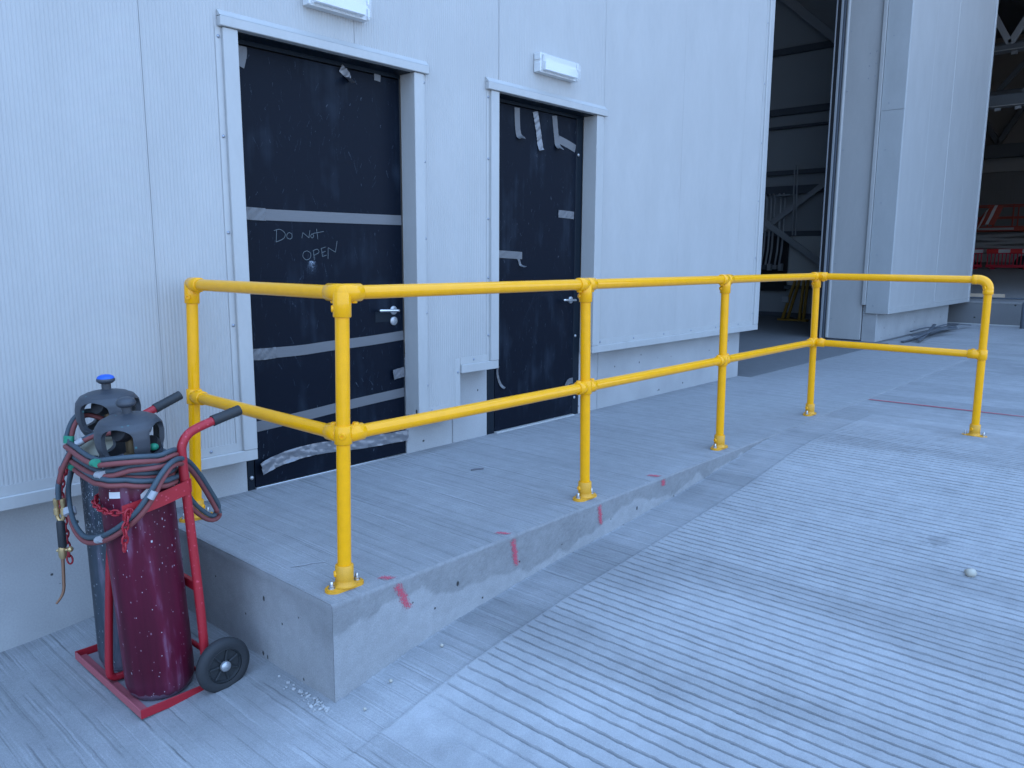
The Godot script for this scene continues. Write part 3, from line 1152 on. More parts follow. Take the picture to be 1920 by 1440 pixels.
# the clad bay between the two big openings, standing in front of the frame line
func build_pier(W: Node3D) -> void:
	var x0 := 10.5
	var x1 := 15.45
	# reveal of the tall doorway: a smooth folded liner with a rounded nose
	var jr := part("reveal_panel", span(10.52, 0.02, -0.93, 10.62, TOP, -0.412, 0.004), M.clad, W)
	var g := G.new()
	g.tube([Vector3(10.535, 0.03, -0.905), Vector3(10.535, TOP, -0.905)], 0.032, 14)
	part("nose_bead", g, M.trim, jr)
	var sp := []
	for k in 9:
		sp.append(Vector3(10.515, 0.32 + k * 0.83, -0.845))
	rivets(jr, sp, Vector3.LEFT)
	sp = []
	for k in 3:
		sp.append(Vector3(10.52, 3.78 + k * 0.17, -0.56)); sp.append(Vector3(10.52, 3.80 + k * 0.17, -0.47))
	rivets(jr, sp, Vector3.LEFT)
	# edge of the parked sliding door and its guide rails
	for q in [[-0.972, -0.940, M.steel], [-1.010, -0.976, M.steel_light], [-1.06, -1.014, M.black], [-1.085, -1.064, M.steel_light]]:
		part("door_guide", span(10.50 + absf(q[0] + 1.0) * 0.2, 0.0, q[0], 10.66, TOP, q[1], 0.004), q[2], W)
	part("edge_strip", span(10.47, 0.55, -0.405, 10.60, TOP, -0.355, 0.003), M.trim, W)
	# folded corner flashing in two lengths, facing the doorway
	for q in [[0.44, 3.30], [3.303, TOP]]:
		var c := part("corner_flashing", span(x0, q[0], -0.350, x0 + 0.03, q[1], -0.036, 0.003), M.trim_grey, W)
		sp = []
		var y: float = q[0] + 0.10
		while y < q[1] - 0.05 and y < 6.5:
			sp.append(Vector3(x0, y, -0.25))
			y += 0.74 if q[0] < 1.0 else 0.9
		rivets(c, sp, Vector3.LEFT)
	# front sheets, flat with fine seams
	var seams := [x0 + 0.032, 11.75, 12.95, 14.15, x1 - 0.09]
	for i in 4:
		part("front_panel", span(seams[i] + 0.003, 0.50, -0.12, seams[i + 1] - 0.003, TOP, -0.034 - 0.002 * (i % 2), 0.004), M.clad, W)
	part("panel_backing", span(x0 + 0.04, 0.46, -0.34, x1 - 0.02, TOP, -0.125), M.seam, W)
	var drip := part("drip_flashing", span(x0 + 0.001, 0.425, -0.35, x1 - 0.092, 0.497, -0.03, 0.004), M.trim, W)
	part("flange", span(x0 + 0.05, 0.4975, -0.04, x1 - 0.12, 0.53, -0.031), M.trim, drip)
	part("edge_trim", span(x1 - 0.088, 0.425, -0.35, x1, TOP, -0.02, 0.006), M.trim, W)
	# cast concrete upstand
	part("plinth_block", span(10.545, -0.2, -0.40, 10.62, 0.56, -0.20, 0.004), M.plinth, W)
	part("plinth_block", span(10.623, -0.2, -0.40, 12.40, 0.56, -0.20, 0.004), M.plinth, W)
	part("plinth_block", span(12.405, -0.2, -0.40, 14.70, 0.56, -0.20, 0.004), M.plinth, W)
	part("door_guide", span(10.55, -0.1, -0.90, 10.66, 0.018, -0.40), M.steel, W)


# cross wall seen through the tall doorway
func build_partition() -> void:
	var P := thing("partition_wall", "dark inner wall with rails and crossed bracing seen through the tall doorway", "wall")
	var X := 14.60
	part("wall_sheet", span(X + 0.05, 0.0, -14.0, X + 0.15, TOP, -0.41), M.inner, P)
	part("skirting", span(X - 0.01, 0.0, -14.0, X + 0.049, 0.10, -0.42), M.steel, P)
	for q in [[5.40, 0.12], [4.21, 0.13], [3.90, 0.05], [2.99, 0.09], [2.635, 0.17], [1.745, 0.10]]:
		part("rail", span(X - 0.06, q[0] - q[1] * 0.5, -13.5, X + 0.048, q[0] + q[1] * 0.5, -0.43, 0.006), M.steel, P)
	var bar := func(a: Vector3, b: Vector3, w: float, d: float, m: Material) -> void:
		var dir := (b - a).normalized()
		var bs := Basis(Vector3.RIGHT, dir, Vector3.RIGHT.cross(dir))
		part("brace", bx((a + b) * 0.5, Vector3(d, a.distance_to(b), w), 0.004, bs), m, P)
	bar.call(Vector3(X - 0.16, 0.55, -5.6), Vector3(X - 0.16, 3.65, -1.25), 0.11, 0.04, M.steel_light)
	bar.call(Vector3(X - 0.21, 3.25, -5.6), Vector3(X - 0.21, 0.28, -1.25), 0.12, 0.04, M.steel_light)
	bar.call(Vector3(X - 0.16, 7.3, -4.6), Vector3(X - 0.16, 4.55, -1.55), 0.16, 0.06, M.steel_light)
	for q in [-3.14, -3.08]:
		var g := G.new()
		g.tube([Vector3(X - 0.2, 1.70, q), Vector3(X - 0.2, 3.10, q - 0.04)], 0.018, 8)
		part("conduit", g, M.conduit, P)
	for i in 5:
		var z: float = [-3.768, -3.674, -3.593, -3.466, -3.374][i]
		var g := G.new()
		g.tube(smooth([Vector3(X - 0.07, 2.56, z - 0.06), Vector3(X - 0.11, 2.50, z - 0.02), Vector3(X - 0.12, 2.35, z), Vector3(X - 0.12, 1.5, z - 0.01), Vector3(X - 0.12, 1.28, z - 0.03), Vector3(X - 0.12, 1.10, z - 0.05)], 5), 0.021, 8)
		part("conduit", g, M.conduit, P)
	part("cable_tray", span(X - 0.30, 2.50, -3.50, X - 0.07, 2.53, -3.20, 0.004), M.steel_light, P)
	part("board", span(X - 0.055, 0.55, -4.4, X - 0.03, 1.70, -3.27, 0.004), M.black, P)
	part("lining_sheet", span(X - 0.02, 0.68, -3.26, X + 0.049, 1.69, -0.45, 0.004), M.inner_white, P)
	part("ledge", span(X - 0.09, 0.60, -3.30, X + 0.048, 0.67, -0.45, 0.004), M.steel, P)
	var D := thing("switch_box", "row of small electrical boxes under the conduits on the dark inner wall", "electrical box", "", Vector3(X - 0.16, 1.0, -3.55))
	for i in 5:
		part("box", bx(Vector3(0, 0.05, -0.30 + i * 0.12), Vector3(0.09, [0.12, 0.10, 0.14, 0.09, 0.15][i], 0.085), 0.006), [M.red_dusty, M.steel, M.conduit, M.galv, M.galv][i], D)
	# yellow stand leaning below the rails
	var T := thing("support_stand", "yellow steel stand with two splayed legs inside the tall doorway", "stand", "", Vector3(13.7, 0.0, -2.76))
	var leg := func(a: Vector3, b: Vector3) -> void:
		var dir := (b - a).normalized()
		var side := Vector3.RIGHT
		part("leg", bx((a + b) * 0.5, Vector3(0.05, a.distance_to(b), 0.05), 0.006, Basis(side, dir, side.cross(dir))), M.trestle, T)
	leg.call(Vector3(-0.05, 0.04, -0.17), Vector3(-0.05, 0.86, 0.06))
	leg.call(Vector3(0.06, 0.04, -0.11), Vector3(0.06, 0.86, 0.10))
	leg.call(Vector3(-0.05, 0.04, 0.17), Vector3(-0.05, 0.86, 0.22))
	leg.call(Vector3(0.06, 0.04, 0.21), Vector3(0.06, 0.86, 0.26))
	part("foot", bx(Vector3(0, 0.02, 0.02), Vector3(0.16, 0.04, 0.58), 0.006), M.trestle, T)
	part("head", bx(Vector3(0, 0.88, 0.16), Vector3(0.16, 0.06, 0.30), 0.006), M.steel, T)
	part("clamp", bx(Vector3(-0.06, 0.42, -0.12), Vector3(0.09, 0.12, 0.13), 0.01), M.conduit, T)
	# floor and the dark strip at the sill
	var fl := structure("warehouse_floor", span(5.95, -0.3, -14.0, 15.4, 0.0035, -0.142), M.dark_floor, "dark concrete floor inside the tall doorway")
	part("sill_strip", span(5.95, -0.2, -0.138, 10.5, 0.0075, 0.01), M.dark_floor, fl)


# ---------------------------------------------------------------- loading hall at the far right
func build_hall() -> void:
	var H := thing("loading_hall", "open loading hall with steel roof trusses beyond the clad bay", "building")
	var X := 15.55
	var bar := func(a: Vector3, b: Vector3, w: float, m: Material, name := "brace") -> void:
		var dir := (b - a).normalized()
		var ref := Vector3.RIGHT if absf(dir.x) < 0.9 else Vector3.UP
		var s := dir.cross(ref).normalized()
		part(name, bx((a + b) * 0.5, Vector3(w, a.distance_to(b), w), 0.01, Basis(s, dir, s.cross(dir))), m, H)
	# dock wall and sloping floor slab
	var g := G.new()
	g.prism([Vector2(X, -0.3), Vector2(X, 0.425), Vector2(42.5, 0.80), Vector2(60.0, 0.86), Vector2(60.0, -0.3)], 22.0, Transform3D(Basis(Vector3.RIGHT, Vector3.UP, Vector3.BACK), Vector3(0, 0, -12.0)))
	structure("loading_dock", g, M.hall_floor, "raised loading dock with a stained concrete face")
	part("dock_face", span(X - 0.03, -0.2, -0.9, X - 0.002, 0.40, 9.9, 0.003), M.dock_face, H)
	part("dock_edge", span(X - 0.035, 0.401, -0.9, X + 0.12, 0.432, 9.9, 0.004), M.hall_floor, H)
	part("dock_foot", span(X - 0.09, -0.02, -0.6, X - 0.04, 0.012, 9.9), M.trim, H)
	part("back_wall", span(53.0, 0.8, -12.0, 53.2, 6.399, 10.0), M.hall_streak, H)
	part("wall_band", span(52.9, 6.4, -12.0, 53.2, 7.179, 10.0), M.hall_band, H)
	part("upper_wall", span(53.0, 7.18, -12.0, 53.2, 14.0, 10.0), M.hall_wall, H)
	part("side_wall", span(15.6, 0.5, -12.2, 53.2, 14.0, -12.0), M.hall_wall, H)
	part("side_wall", span(15.6, -0.3, 10.0, 53.2, 14.0, 10.2), M.clad, H)
	part("facade_head", span(X - 0.08, 8.0, 0.0, X + 0.2, 14.0, 10.2), M.clad, H)
	part("facade_return", span(15.6, TOP, -12.2, 15.75, 14.0, 0.0), M.clad, H)
	for k in 4:
		part("roof_sheet", span(15.5 + k * 9.5, 14.0 + k * 0.003, -12.2, 25.0 + k * 9.5, 14.2, 8.0), M.hall_dark, H)
		part("rooflight", span(15.5 + k * 9.5, 14.05 + k * 0.003, 8.003, 25.0 + k * 9.5, 14.07 + k * 0.003, 10.2), M.clear, H)
	part("girder", span(52.5, 7.18, -12.0, 52.9, 7.95, 10.0, 0.02), M.hall_dark, H)
	for z in range(-11, 9, 4):
		bar.call(Vector3(52.7, 8.0, z), Vector3(52.7, 11.5, z + 2.0), 0.28, M.hall_dark)
		bar.call(Vector3(52.7, 8.0, z), Vector3(52.7, 11.5, z - 2.0), 0.28, M.hall_dark)
	for t in [[25.0, 5.58, 5.90], [25.4, 7.18, 7.34], [36.0, 7.6, 8.0], [36.4, 9.7, 9.95]]:
		part("girder", span(t[0], t[1], -12.0, t[0] + 0.2, t[2], 10.0, 0.02), M.hall_dark, H)
		part("girder_flange", span(t[0] - 0.12, t[1] - 0.03, -12.0, t[0] + 0.3, t[1] - 0.002, 10.0, 0.008), M.hall_band, H)
	for z in range(-10, 9, 2):
		bar.call(Vector3(25.5, 7.36, z + 0.3), Vector3(25.5, 9.2, z + 1.3), 0.16, M.steel_light)
		bar.call(Vector3(25.5, 7.36, z + 0.3), Vector3(25.5, 9.2, z - 0.7), 0.16, M.steel_light)
		bar.call(Vector3(25.2, 5.92, z + 0.8), Vector3(25.2, 7.18, z + 1.8), 0.14, M.hall_dark)
		bar.call(Vector3(36.2, 8.0, z), Vector3(36.2, 9.7, z + 1.4), 0.18, M.hall_dark)
	part("girder", span(25.4, 9.2, -12.0, 25.6, 9.5, 10.0, 0.02), M.hall_dark, H)
	for z in [-1.75, -1.25]:
		part("light_fitting", bx(Vector3(25.0, 5.49, z), Vector3(0.08, 0.09, 0.16), 0.01), M.galv, H)
		part("light_fitting", bx(Vector3(25.4, 7.08, z + 0.2), Vector3(0.08, 0.10, 0.16), 0.01), M.galv, H)
	# scissor lift, folded
	var L := thing("scissor_lift", "orange scissor lift parked behind the red barriers in the loading hall", "scissor lift", "", Vector3(46.0, 0.81, -5.2))
	part("chassis", bx(Vector3(0, 0.55, 0), Vector3(1.3, 0.45, 3.1), 0.04), M.lift_grey, L)
	for s in [[-0.6, -1.2], [-0.6, 1.2], [0.6, -1.2], [0.6, 1.2]]:
		g = G.new()
		g.lathe([Vector2(0, -0.12), Vector2(0.3, -0.12), Vector2(0.33, -0.08), Vector2(0.33, 0.08), Vector2(0.3, 0.12), Vector2(0, 0.12)], align(Vector3.RIGHT, Vector3(s[0], 0.33, s[1])), 20)
		part("wheel", g, M.rubber, L)
	for k in 5:
		var tilt := 0.035 if k % 2 else -0.035
		part("scissor_arm", bx(Vector3(-0.4, 0.92 + k * 0.19, 0), Vector3(0.1, 0.15, 2.9), 0.02, Basis(Vector3.RIGHT, tilt)), M.lift_grey, L)
		part("scissor_arm", bx(Vector3(0.4, 0.92 + k * 0.19, 0), Vector3(0.1, 0.15, 2.9), 0.02, Basis(Vector3.RIGHT, -tilt)), M.lift_grey, L)
	part("platform", bx(Vector3(0, 2.02, 0.1), Vector3(1.4, 0.26, 3.5), 0.03), M.lift_red, L)
	part("name_strip", bx(Vector3(-0.705, 2.02, -0.1), Vector3(0.012, 0.11, 1.6)), M.lift_grey, L)
	for y in [2.6, 3.2]:
		for x in [-0.66, 0.66]:
			part("guard_rail", bx(Vector3(x, y, 0.1), Vector3(0.05, 0.06, 3.4), 0.01), M.lift_red, L)
	for z in [-1.6, -0.5, 0.6, 1.75]:
		for x in [-0.66, 0.66]:
			part("guard_post", bx(Vector3(x, 2.65, z), Vector3(0.06, 1.2, 0.06), 0.01), M.lift_red, L)
	part("engine_cover", bx(Vector3(-0.3, 1.25, 1.9), Vector3(1.0, 1.4, 0.6), 0.06), M.lift_red, L)
	# folded work coat over the rail
	var rows := []
	for k in 9:
		var row := []
		for i in 8:
			var u := i / 7.0
			var t := k / 8.0
			row.append(Vector3(45.30 - 0.05 * sin(t * 3.1) + 0.03 * sin(u * 9.0 + t * 4.0), 3.42 + 0.30 * sin(t * 3.1) - u * 0.95 + t * 0.5, -6.05 + t * 1.0 - u * 0.35))
		rows.append(row)
	g = G.new()
	g.sheet(rows, Vector3.LEFT)
	var coat := thing("work_coat", "orange reflective work coat draped over the rail of the scissor lift", "coat")
	part("cloth", g, M.lift_red, coat)
	for q in [0.25, 0.62]:
		var r2 := []
		for k in 2:
			var row := []
			for i in 8:
				var u := i / 7.0
				var t: float = q + k * 0.14
				row.append(Vector3(45.285 - 0.05 * sin(t * 3.1) + 0.03 * sin(u * 9.0 + t * 4.0), 3.42 + 0.30 * sin(t * 3.1) - u * 0.95 + t * 0.5, -6.05 + t * 1.0 - u * 0.35))
			r2.append(row)
		var gg := G.new()
		gg.sheet(r2, Vector3.LEFT)
		part("reflective_band", gg, M.bright_white, coat)
	# red plastic barriers
	var places := [[-6.30, "red plastic barrier with a white band, nearest the clad bay, in the loading hall"], [-4.15, "red plastic barrier with a white band, farther right in the loading hall"]]
	var first: Node3D = null
	for q in places:
		var B: Node3D
		if first == null:
			B = thing("plastic_barrier", q[1], "barrier", "red barriers in front of the scissor lift", Vector3(43.0, 0.79, q[0]))
			first = B
			part("top_beam", bx(Vector3(0, 0.88, 0), Vector3(0.06, 0.24, 2.0), 0.02), M.barrier_red, B)
			for k in 4:
				part("reflective_band", bx(Vector3(-0.032, 0.89, -0.75 + k * 0.5), Vector3(0.006, 0.17, 0.499)), M.bright_white if k % 2 else M.bright_red, B)
			part("bottom_beam", bx(Vector3(0, 0.16, 0), Vector3(0.06, 0.14, 2.0), 0.02), M.barrier_red, B)
			for k in 13:
				part("bar", bx(Vector3(0, 0.5, -0.94 + k * 0.1567), Vector3(0.04, 0.56, 0.05), 0.008), M.barrier_red, B)
			for s in [-0.7, 0.7]:
				part("foot", bx(Vector3(0, 0.04, s), Vector3(0.5, 0.08, 0.16), 0.02), M.barrier_red, B)
		else:
			B = first.duplicate()
			B.name = numbered("plastic_barrier")
			add_child(B)
			B.position = Vector3(43.0, 0.79, q[0])
			B.set_meta("label", q[1])
	var tb := thing("timber_length", "short pale timber lying on the edge of the loading dock", "timber")
	part("board", bx(Vector3(16.9, 0.50, -0.05), Vector3(0.12, 0.07, 0.7), 0.005, Basis(Vector3.UP, 0.15)), M.timber, tb)
	g = G.new()
	g.tube([Vector3(16.3, 0.47, -0.5), Vector3(16.2, 0.48, 0.75)], 0.016, 8)
	lone("steel_bar", g, M.steel, "thin dark steel bar lying on the edge of the loading dock", "bar")
	g = G.new()
	g.lathe([Vector2(0.075, 0), Vector2(0.075, 0.44), Vector2(0.06, 0.47), Vector2(0, 0.475)], Transform3D(Basis.IDENTITY, Vector3(15.05, -0.004, 0.98)), 16)
	lone("dock_bollard", g, M.steel, "short dark bollard in front of the loading dock at the right edge", "bollard")
	# offcuts of trim by the upstand
	var cuts := [[10.75, 0.12, 14.3, 0.03, "long dark metal offcut lying along the concrete upstand"], [10.9, 0.30, 13.2, -0.05, "bent metal offcut crossing the others by the upstand"], [11.5, 0.05, 12.9, 0.35, "short metal offcut slanting away from the upstand"], [11.0, 0.22, 14.0, 0.12, "narrow metal offcut in the middle of the pile by the upstand"], [12.0, -0.10, 13.5, 0.22, "metal offcut leaning on top of the pile by the upstand"], [12.6, 0.05, 14.6, 0.20, "metal offcut at the far end of the pile by the upstand"]]
	for i in cuts.size():
		var q: Array = cuts[i]
		g = G.new()
		var a := Vector3(q[0], 0.02 + i * 0.013, q[1])
		var b := Vector3(q[2], 0.02 + ((i * 5) % 6) * 0.02, q[3])
		g.tube(smooth([a, a.lerp(b, 0.35) + Vector3(0, 0.012 * i, 0.03), b], 6), 0.028, 6, true, false, 0.3, Vector3.UP)
		lone("metal_offcut", g, M.steel, q[4], "metal offcut", "metal offcuts by the concrete upstand")


# ---------------------------------------------------------------- handrail
func collar(g: G, a: Vector3, b: Vector3, r := 0.032) -> void:
	var d := b - a
	var l := d.length()
	g.lathe([Vector2(r - 0.008, 0), Vector2(r - 0.0025, 0), Vector2(r, 0.0025), Vector2(r, l - 0.0025), Vector2(r - 0.0025, l), Vector2(r - 0.008, l)], align(d, a), 28)


func grub(parent: Node3D, at: Vector3, dir: Vector3) -> void:
	var g := G.new()
	g.lathe([Vector2(0.0125, -0.008), Vector2(0.0125, 0.0035), Vector2(0.0105, 0.006), Vector2(0.006, 0.006), Vector2(0.0052, 0.002), Vector2(0, 0.002)], align(dir, at), 14)
	part("grub_screw", g, M.yellow, parent)


func build_handrail() -> void:
	var R := thing("handrail", "bright yellow tubular handrail with a middle rail around the concrete landing", "handrail")
	var H := 1.08
	var Hm := 0.574
	# feet and heads of the posts, leaning as they were fixed
	var foot := [Vector3(-0.018, 0.004, 0.085), Vector3(-0.016, 0.004, 1.2245), Vector3(1.459, 0.004, 1.2245), Vector3(2.900, 0.004, 1.2245), Vector3(4.400, 0.004, 1.2245), Vector3(4.455, -0.004, 2.352)]
	var head := [Vector3(0.026, H, 0.085), Vector3(0.011, H, 1.2245), Vector3(1.431, H, 1.2245), Vector3(2.878, H, 1.2245), Vector3(4.360, H, 1.2245), Vector3(4.428, H - 0.004, 2.352)]
	var mid := []
	for i in 6:
		mid.append(foot[i].lerp(head[i], Hm / H))
	var r := 0.0253
	for i in 6:
		var up: Vector3 = (head[i] - foot[i]).normalized()
		var g := G.new()
		var top: Vector3 = head[i]
		if i == 5 or i == 0:      # the post bends over into the top rail inside its elbow
			top = head[i] - up * 0.03
		g.tube([foot[i] + up * 0.008, top], r, 28)
		part("post", g, M.yellow, R)
		# base plate: long oval along the rail
		var along := Vector3.RIGHT if i < 5 else Vector3.BACK
		var across := Vector3.BACK if i < 5 else Vector3.LEFT
		g = G.new()
		var outline := []
		for k in 32:
			var t := TAU * k / 32.0
			var cx := 0.045 if cos(t) > 0 else -0.045
			outline.append(Vector2(cx + cos(t) * 0.034, sin(t) * 0.034))
		g.prism(outline, 0.010, Transform3D(Basis(along, across, Vector3.UP), foot[i] - Vector3(0, 0.001, 0)))
		var inner := []
		for p in outline:
			inner.append(p * 0.94)
		g.prism(inner, 0.0035, Transform3D(Basis(along, across, Vector3.UP), foot[i] + Vector3(0, 0.009, 0)))
		collar(g, foot[i] + up * 0.008, foot[i] + up * 0.088, 0.0335)
		g.lathe([Vector2(0.046, 0.012), Vector2(0.039, 0.014), Vector2(0.035, 0.02), Vector2(0.0335, 0.03)], align(up, foot[i]), 28)
		var b := part("base_plate", g, M.yellow_dusty, R)
		grub(b, foot[i] + up * 0.055 + (Vector3(0.6, 0, 0.8) if i == 0 else Vector3(-0.9, 0, -0.45)).normalized() * 0.0325, Vector3(0.6, 0, 0.8) if i == 0 else Vector3(-0.9, 0, -0.45))
		for s in [-1.0, 1.0]:
			var nb := G.new()
			var at: Vector3 = foot[i] + along * s * 0.056 + Vector3(0, 0.012, 0)
			nb.lathe([Vector2(0.013, 0), Vector2(0.013, 0.002), Vector2(0.0, 0.002)], Transform3D(Basis.IDENTITY, at), 16)
			nb.lathe([Vector2(0.0105, 0.002), Vector2(0.0105, 0.011), Vector2(0.009, 0.012), Vector2(0, 0.012)], Transform3D(Basis(Vector3.UP, s), at), 6)
			nb.lathe([Vector2(0.006, 0.011), Vector2(0.006, 0.025), Vector2(0.004, 0.027), Vector2(0, 0.027)], Transform3D(Basis.IDENTITY, at), 10)
			part("anchor_bolt", nb, M.zinc, b)
	# rails
	for i in 5:
		var g := G.new()
		g.tube([head[i], head[i + 1]] if i < 4 else [head[4], head[5] - Vector3(0, 0, 0.03)], r, 28)
		part("top_rail", g, M.yellow, R)
		g = G.new()
		g.tube([mid[i], mid[i + 1]], r, 28)
		part("middle_rail", g, M.yellow, R)
	# fittings at the top
	for i in 6:
		var g := G.new()
		var up: Vector3 = (head[i] - foot[i]).normalized()
		var dirs := []
		if i > 0: dirs.append((head[i - 1] - head[i]).normalized())
		if i < 5: dirs.append((head[i + 1] - head[i]).normalized())
		var h: Vector3 = head[i]
		if i == 5:              # smooth swept elbow
			var d: Vector3 = dirs[0]
			var arc := []
			for k in 11:
				var t := PI * 0.5 * k / 10.0
				arc.append(h + d * 0.062 - up * 0.062 + (-d) * 0.045 * sin(t) + up * 0.062 * cos(t) + (-d) * 0.017 * sin(t))
			arc.push_front(h + d * 0.085)
			arc.append(h - up * 0.085)
			g.tube(arc, 0.032, 28)
			collar(g, h + d * 0.066, h + d * 0.10, 0.0325)
			collar(g, h - up * 0.066, h - up * 0.098, 0.0325)
		else:
			for d in dirs:
				collar(g, h - d * 0.004, h + d * (0.062 if i in [2, 3] else 0.078))
			collar(g, h + up * 0.004, h - up * 0.085, 0.0322)
			var ball := G.new()
			if i in [0, 1, 4]:
				g.lathe(range(13).map(func(k): return Vector2(0.032 * sin(PI * k / 12.0), -0.032 * cos(PI * k / 12.0))), Transform3D(Basis.IDENTITY, h), 24)
		var o := part("rail_fitting", g, M.yellow, R)
		for d in dirs:
			if i != 5:
				grub(o, h + d * 0.05 + Vector3(0, -0.0315, 0), Vector3.DOWN)
		if i == 4:
			grub(o, h + dirs[1] * 0.05 + Vector3(-0.0315, 0, 0), Vector3.LEFT)
		grub(o, h - up * 0.055 + Vector3(-0.026, 0, -0.018 if i != 0 else 0.018), Vector3(-0.8, 0, -0.55 if i != 0 else 0.55))
	# fittings at the middle
	for i in 6:
		var g := G.new()
		var up: Vector3 = (head[i] - foot[i]).normalized()
		var h: Vector3 = mid[i]
		collar(g, h - up * 0.034, h + up * 0.034, 0.0325)
		var dirs := []
		if i > 0: dirs.append((mid[i - 1] - h).normalized())
		if i < 5: dirs.append((mid[i + 1] - h).normalized())
		for d in dirs:
			collar(g, h + d * 0.015, h + d * (0.085 if i in [1, 4, 5, 0] else 0.066), 0.032)
		var o := part("rail_fitting", g, M.yellow, R)
		if i == 1:
			grub(o, h + Vector3(-0.022, 0, 0.024), Vector3(-0.68, 0, 0.73))
		for d in dirs:
			grub(o, h + d * 0.055 + Vector3(0, 0.0315, 0), Vector3.UP)


# ---------------------------------------------------------------- lamps on the wall
func build_lamps() -> void:
	for q in [[0.73, 2.428, 0.36, "white bulkhead lamp above the wider dark door, cut by the top edge"], [2.492, 2.416, 0.40, "white bulkhead lamp above the narrower dark door"]]:
		var L := thing("bulkhead_lamp", q[3], "wall lamp", "bulkhead lamps above the doors", Vector3(q[0], q[1], ZP))
		var w: float = q[2]
		var g := G.new()
		g.prism([Vector2(0, 0), Vector2(0.048, 0), Vector2(0.048, 0.122), Vector2(0, 0.122)], w, Transform3D(Basis(Vector3.BACK, Vector3.UP, Vector3.RIGHT), Vector3.ZERO))
		part("back_box", g, M.white_plastic, L)
		for s in [0.0, w]:
			g = G.new()
			g.box(Vector3(s, 0.030, 0.03), Vector3(0.012, 0.058, 0.056), 0.003)
			g.box(Vector3(s, 0.098, 0.03), Vector3(0.012, 0.044, 0.056), 0.003)
			part("end_cap", g, M.white_plastic, L)
		# white reflector tray behind the clear cover
		g = G.new()
		g.prism([Vector2(0.049, 0.012), Vector2(0.078, 0.016), Vector2(0.078, 0.062), Vector2(0.056, 0.068), Vector2(0.064, 0.112), Vector2(0.049, 0.114)], w - 0.06, Transform3D(Basis(Vector3.BACK, Vector3.UP, Vector3.RIGHT), Vector3(0.025, 0, 0)))
		part("reflector", g, M.white_plastic, L)
		g = G.new()
		var arc := []
		for k in 9:
			var t := lerpf(-0.2, 1.75, k / 8.0)
			arc.append(Vector2(0.049 + 0.042 * cos(t - 0.1) * 1.0, 0.07 + 0.049 * sin(t)))
		arc.push_front(Vector2(0.088, 0.008))
		arc.push_front(Vector2(0.049, 0.004))
		g.prism(arc, w - 0.02, Transform3D(Basis(Vector3.BACK, Vector3.UP, Vector3.RIGHT), Vector3(0.012, 0, 0)))
		part("clear_cover", g, M.clear, L)


# ---------------------------------------------------------------- gas cylinders, trolley, hoses
func guard_shape(g: G, xf: Transform3D, turn: float) -> void:
	# profile of the guard: radius at height (0 = foot ring, 0.165 = crown)
	var rad := func(t: float) -> float:
		var pts := [[0.0, 0.090], [0.02, 0.101], [0.06, 0.1115], [0.09, 0.1135], [0.12, 0.109], [0.141, 0.095], [0.154, 0.070], [0.161, 0.036], [0.164, 0.0]]
		for i in pts.size() - 1:
			if t <= pts[i + 1][0]:
				return lerpf(pts[i][1], pts[i + 1][1], smoothstep(0.0, 1.0, (t - pts[i][0]) / (pts[i + 1][0] - pts[i][0])) * 0.4 + 0.6 * (t - pts[i][0]) / (pts[i + 1][0] - pts[i][0]))
		return 0.0
	var th := 0.018
	# crown
	var crown := []
	for k in 13:
		var t := lerpf(0.131, 0.164, k / 12.0)
		crown.append(Vector2(rad.call(t), t))
	g.lathe(crown, xf, 40)
	var under := []
	for k in 13:
		var t := lerpf(0.131, 0.152, k / 12.0)
		under.append(Vector2(maxf(0.0, rad.call(lerpf(0.131, 0.164, k / 12.0)) - th), t - 0.002))
	g.lathe(under, xf, 40)
	# foot ring
	g.lathe([Vector2(0.080, 0.0), Vector2(0.090, 0.0), Vector2(0.0975, 0.012), Vector2(0.1015, 0.022), Vector2(0.083, 0.022), Vector2(0.078, 0.0)], xf, 40)
	# four ribs that flare into crown and ring, so that the windows between them have round corners
	for k in 4:
		var mid := turn + k * PI * 0.5
		var wide := 0.25 if k % 2 == 0 else 0.30
		for layer in 2:
			var rows := []
			for j in 19:
				var t := lerpf(0.021, 0.132, j / 18.0)
				var up := clampf((t - 0.096) / 0.036, 0.0, 1.0)
				var dn := clampf((0.040 - t) / 0.020, 0.0, 1.0)
				var half := lerpf(wide, PI * 0.25, 1.0 - sqrt(maxf(0.0, 1.0 - up * up)))
				half = lerpf(half, PI * 0.25, 1.0 - sqrt(maxf(0.0, 1.0 - dn * dn)))
				var row := []
				for i in 9:
					var a := mid + half * (i / 4.0 - 1.0)
					var edge := pow(absf(i / 4.0 - 1.0), 6.0) * 0.002 * (1.0 - maxf(up, dn))
					var r: float = rad.call(t) - (th if layer else edge)
					row.append(xf * Vector3(cos(a) * r, t, sin(a) * r))
				rows.append(row)
			var out := xf.basis * Vector3(cos(mid), 0, sin(mid))
			g.sheet(rows, out if layer == 0 else -out)
			if layer == 1:
				for e in [0, 8]:
					var er := []
					for j in 19:
						var t := lerpf(0.021, 0.132, j / 18.0)
						var q: Vector3 = rows[j][e]
						var axis := xf * Vector3(0, t, 0)
						er.append([q, q + (q - axis).normalized() * (th - 0.002)])
					var tang := xf.basis * Vector3(-sin(mid), 0, cos(mid))
					g.sheet(er, tang * (-1.0 if e == 0 else 1.0))


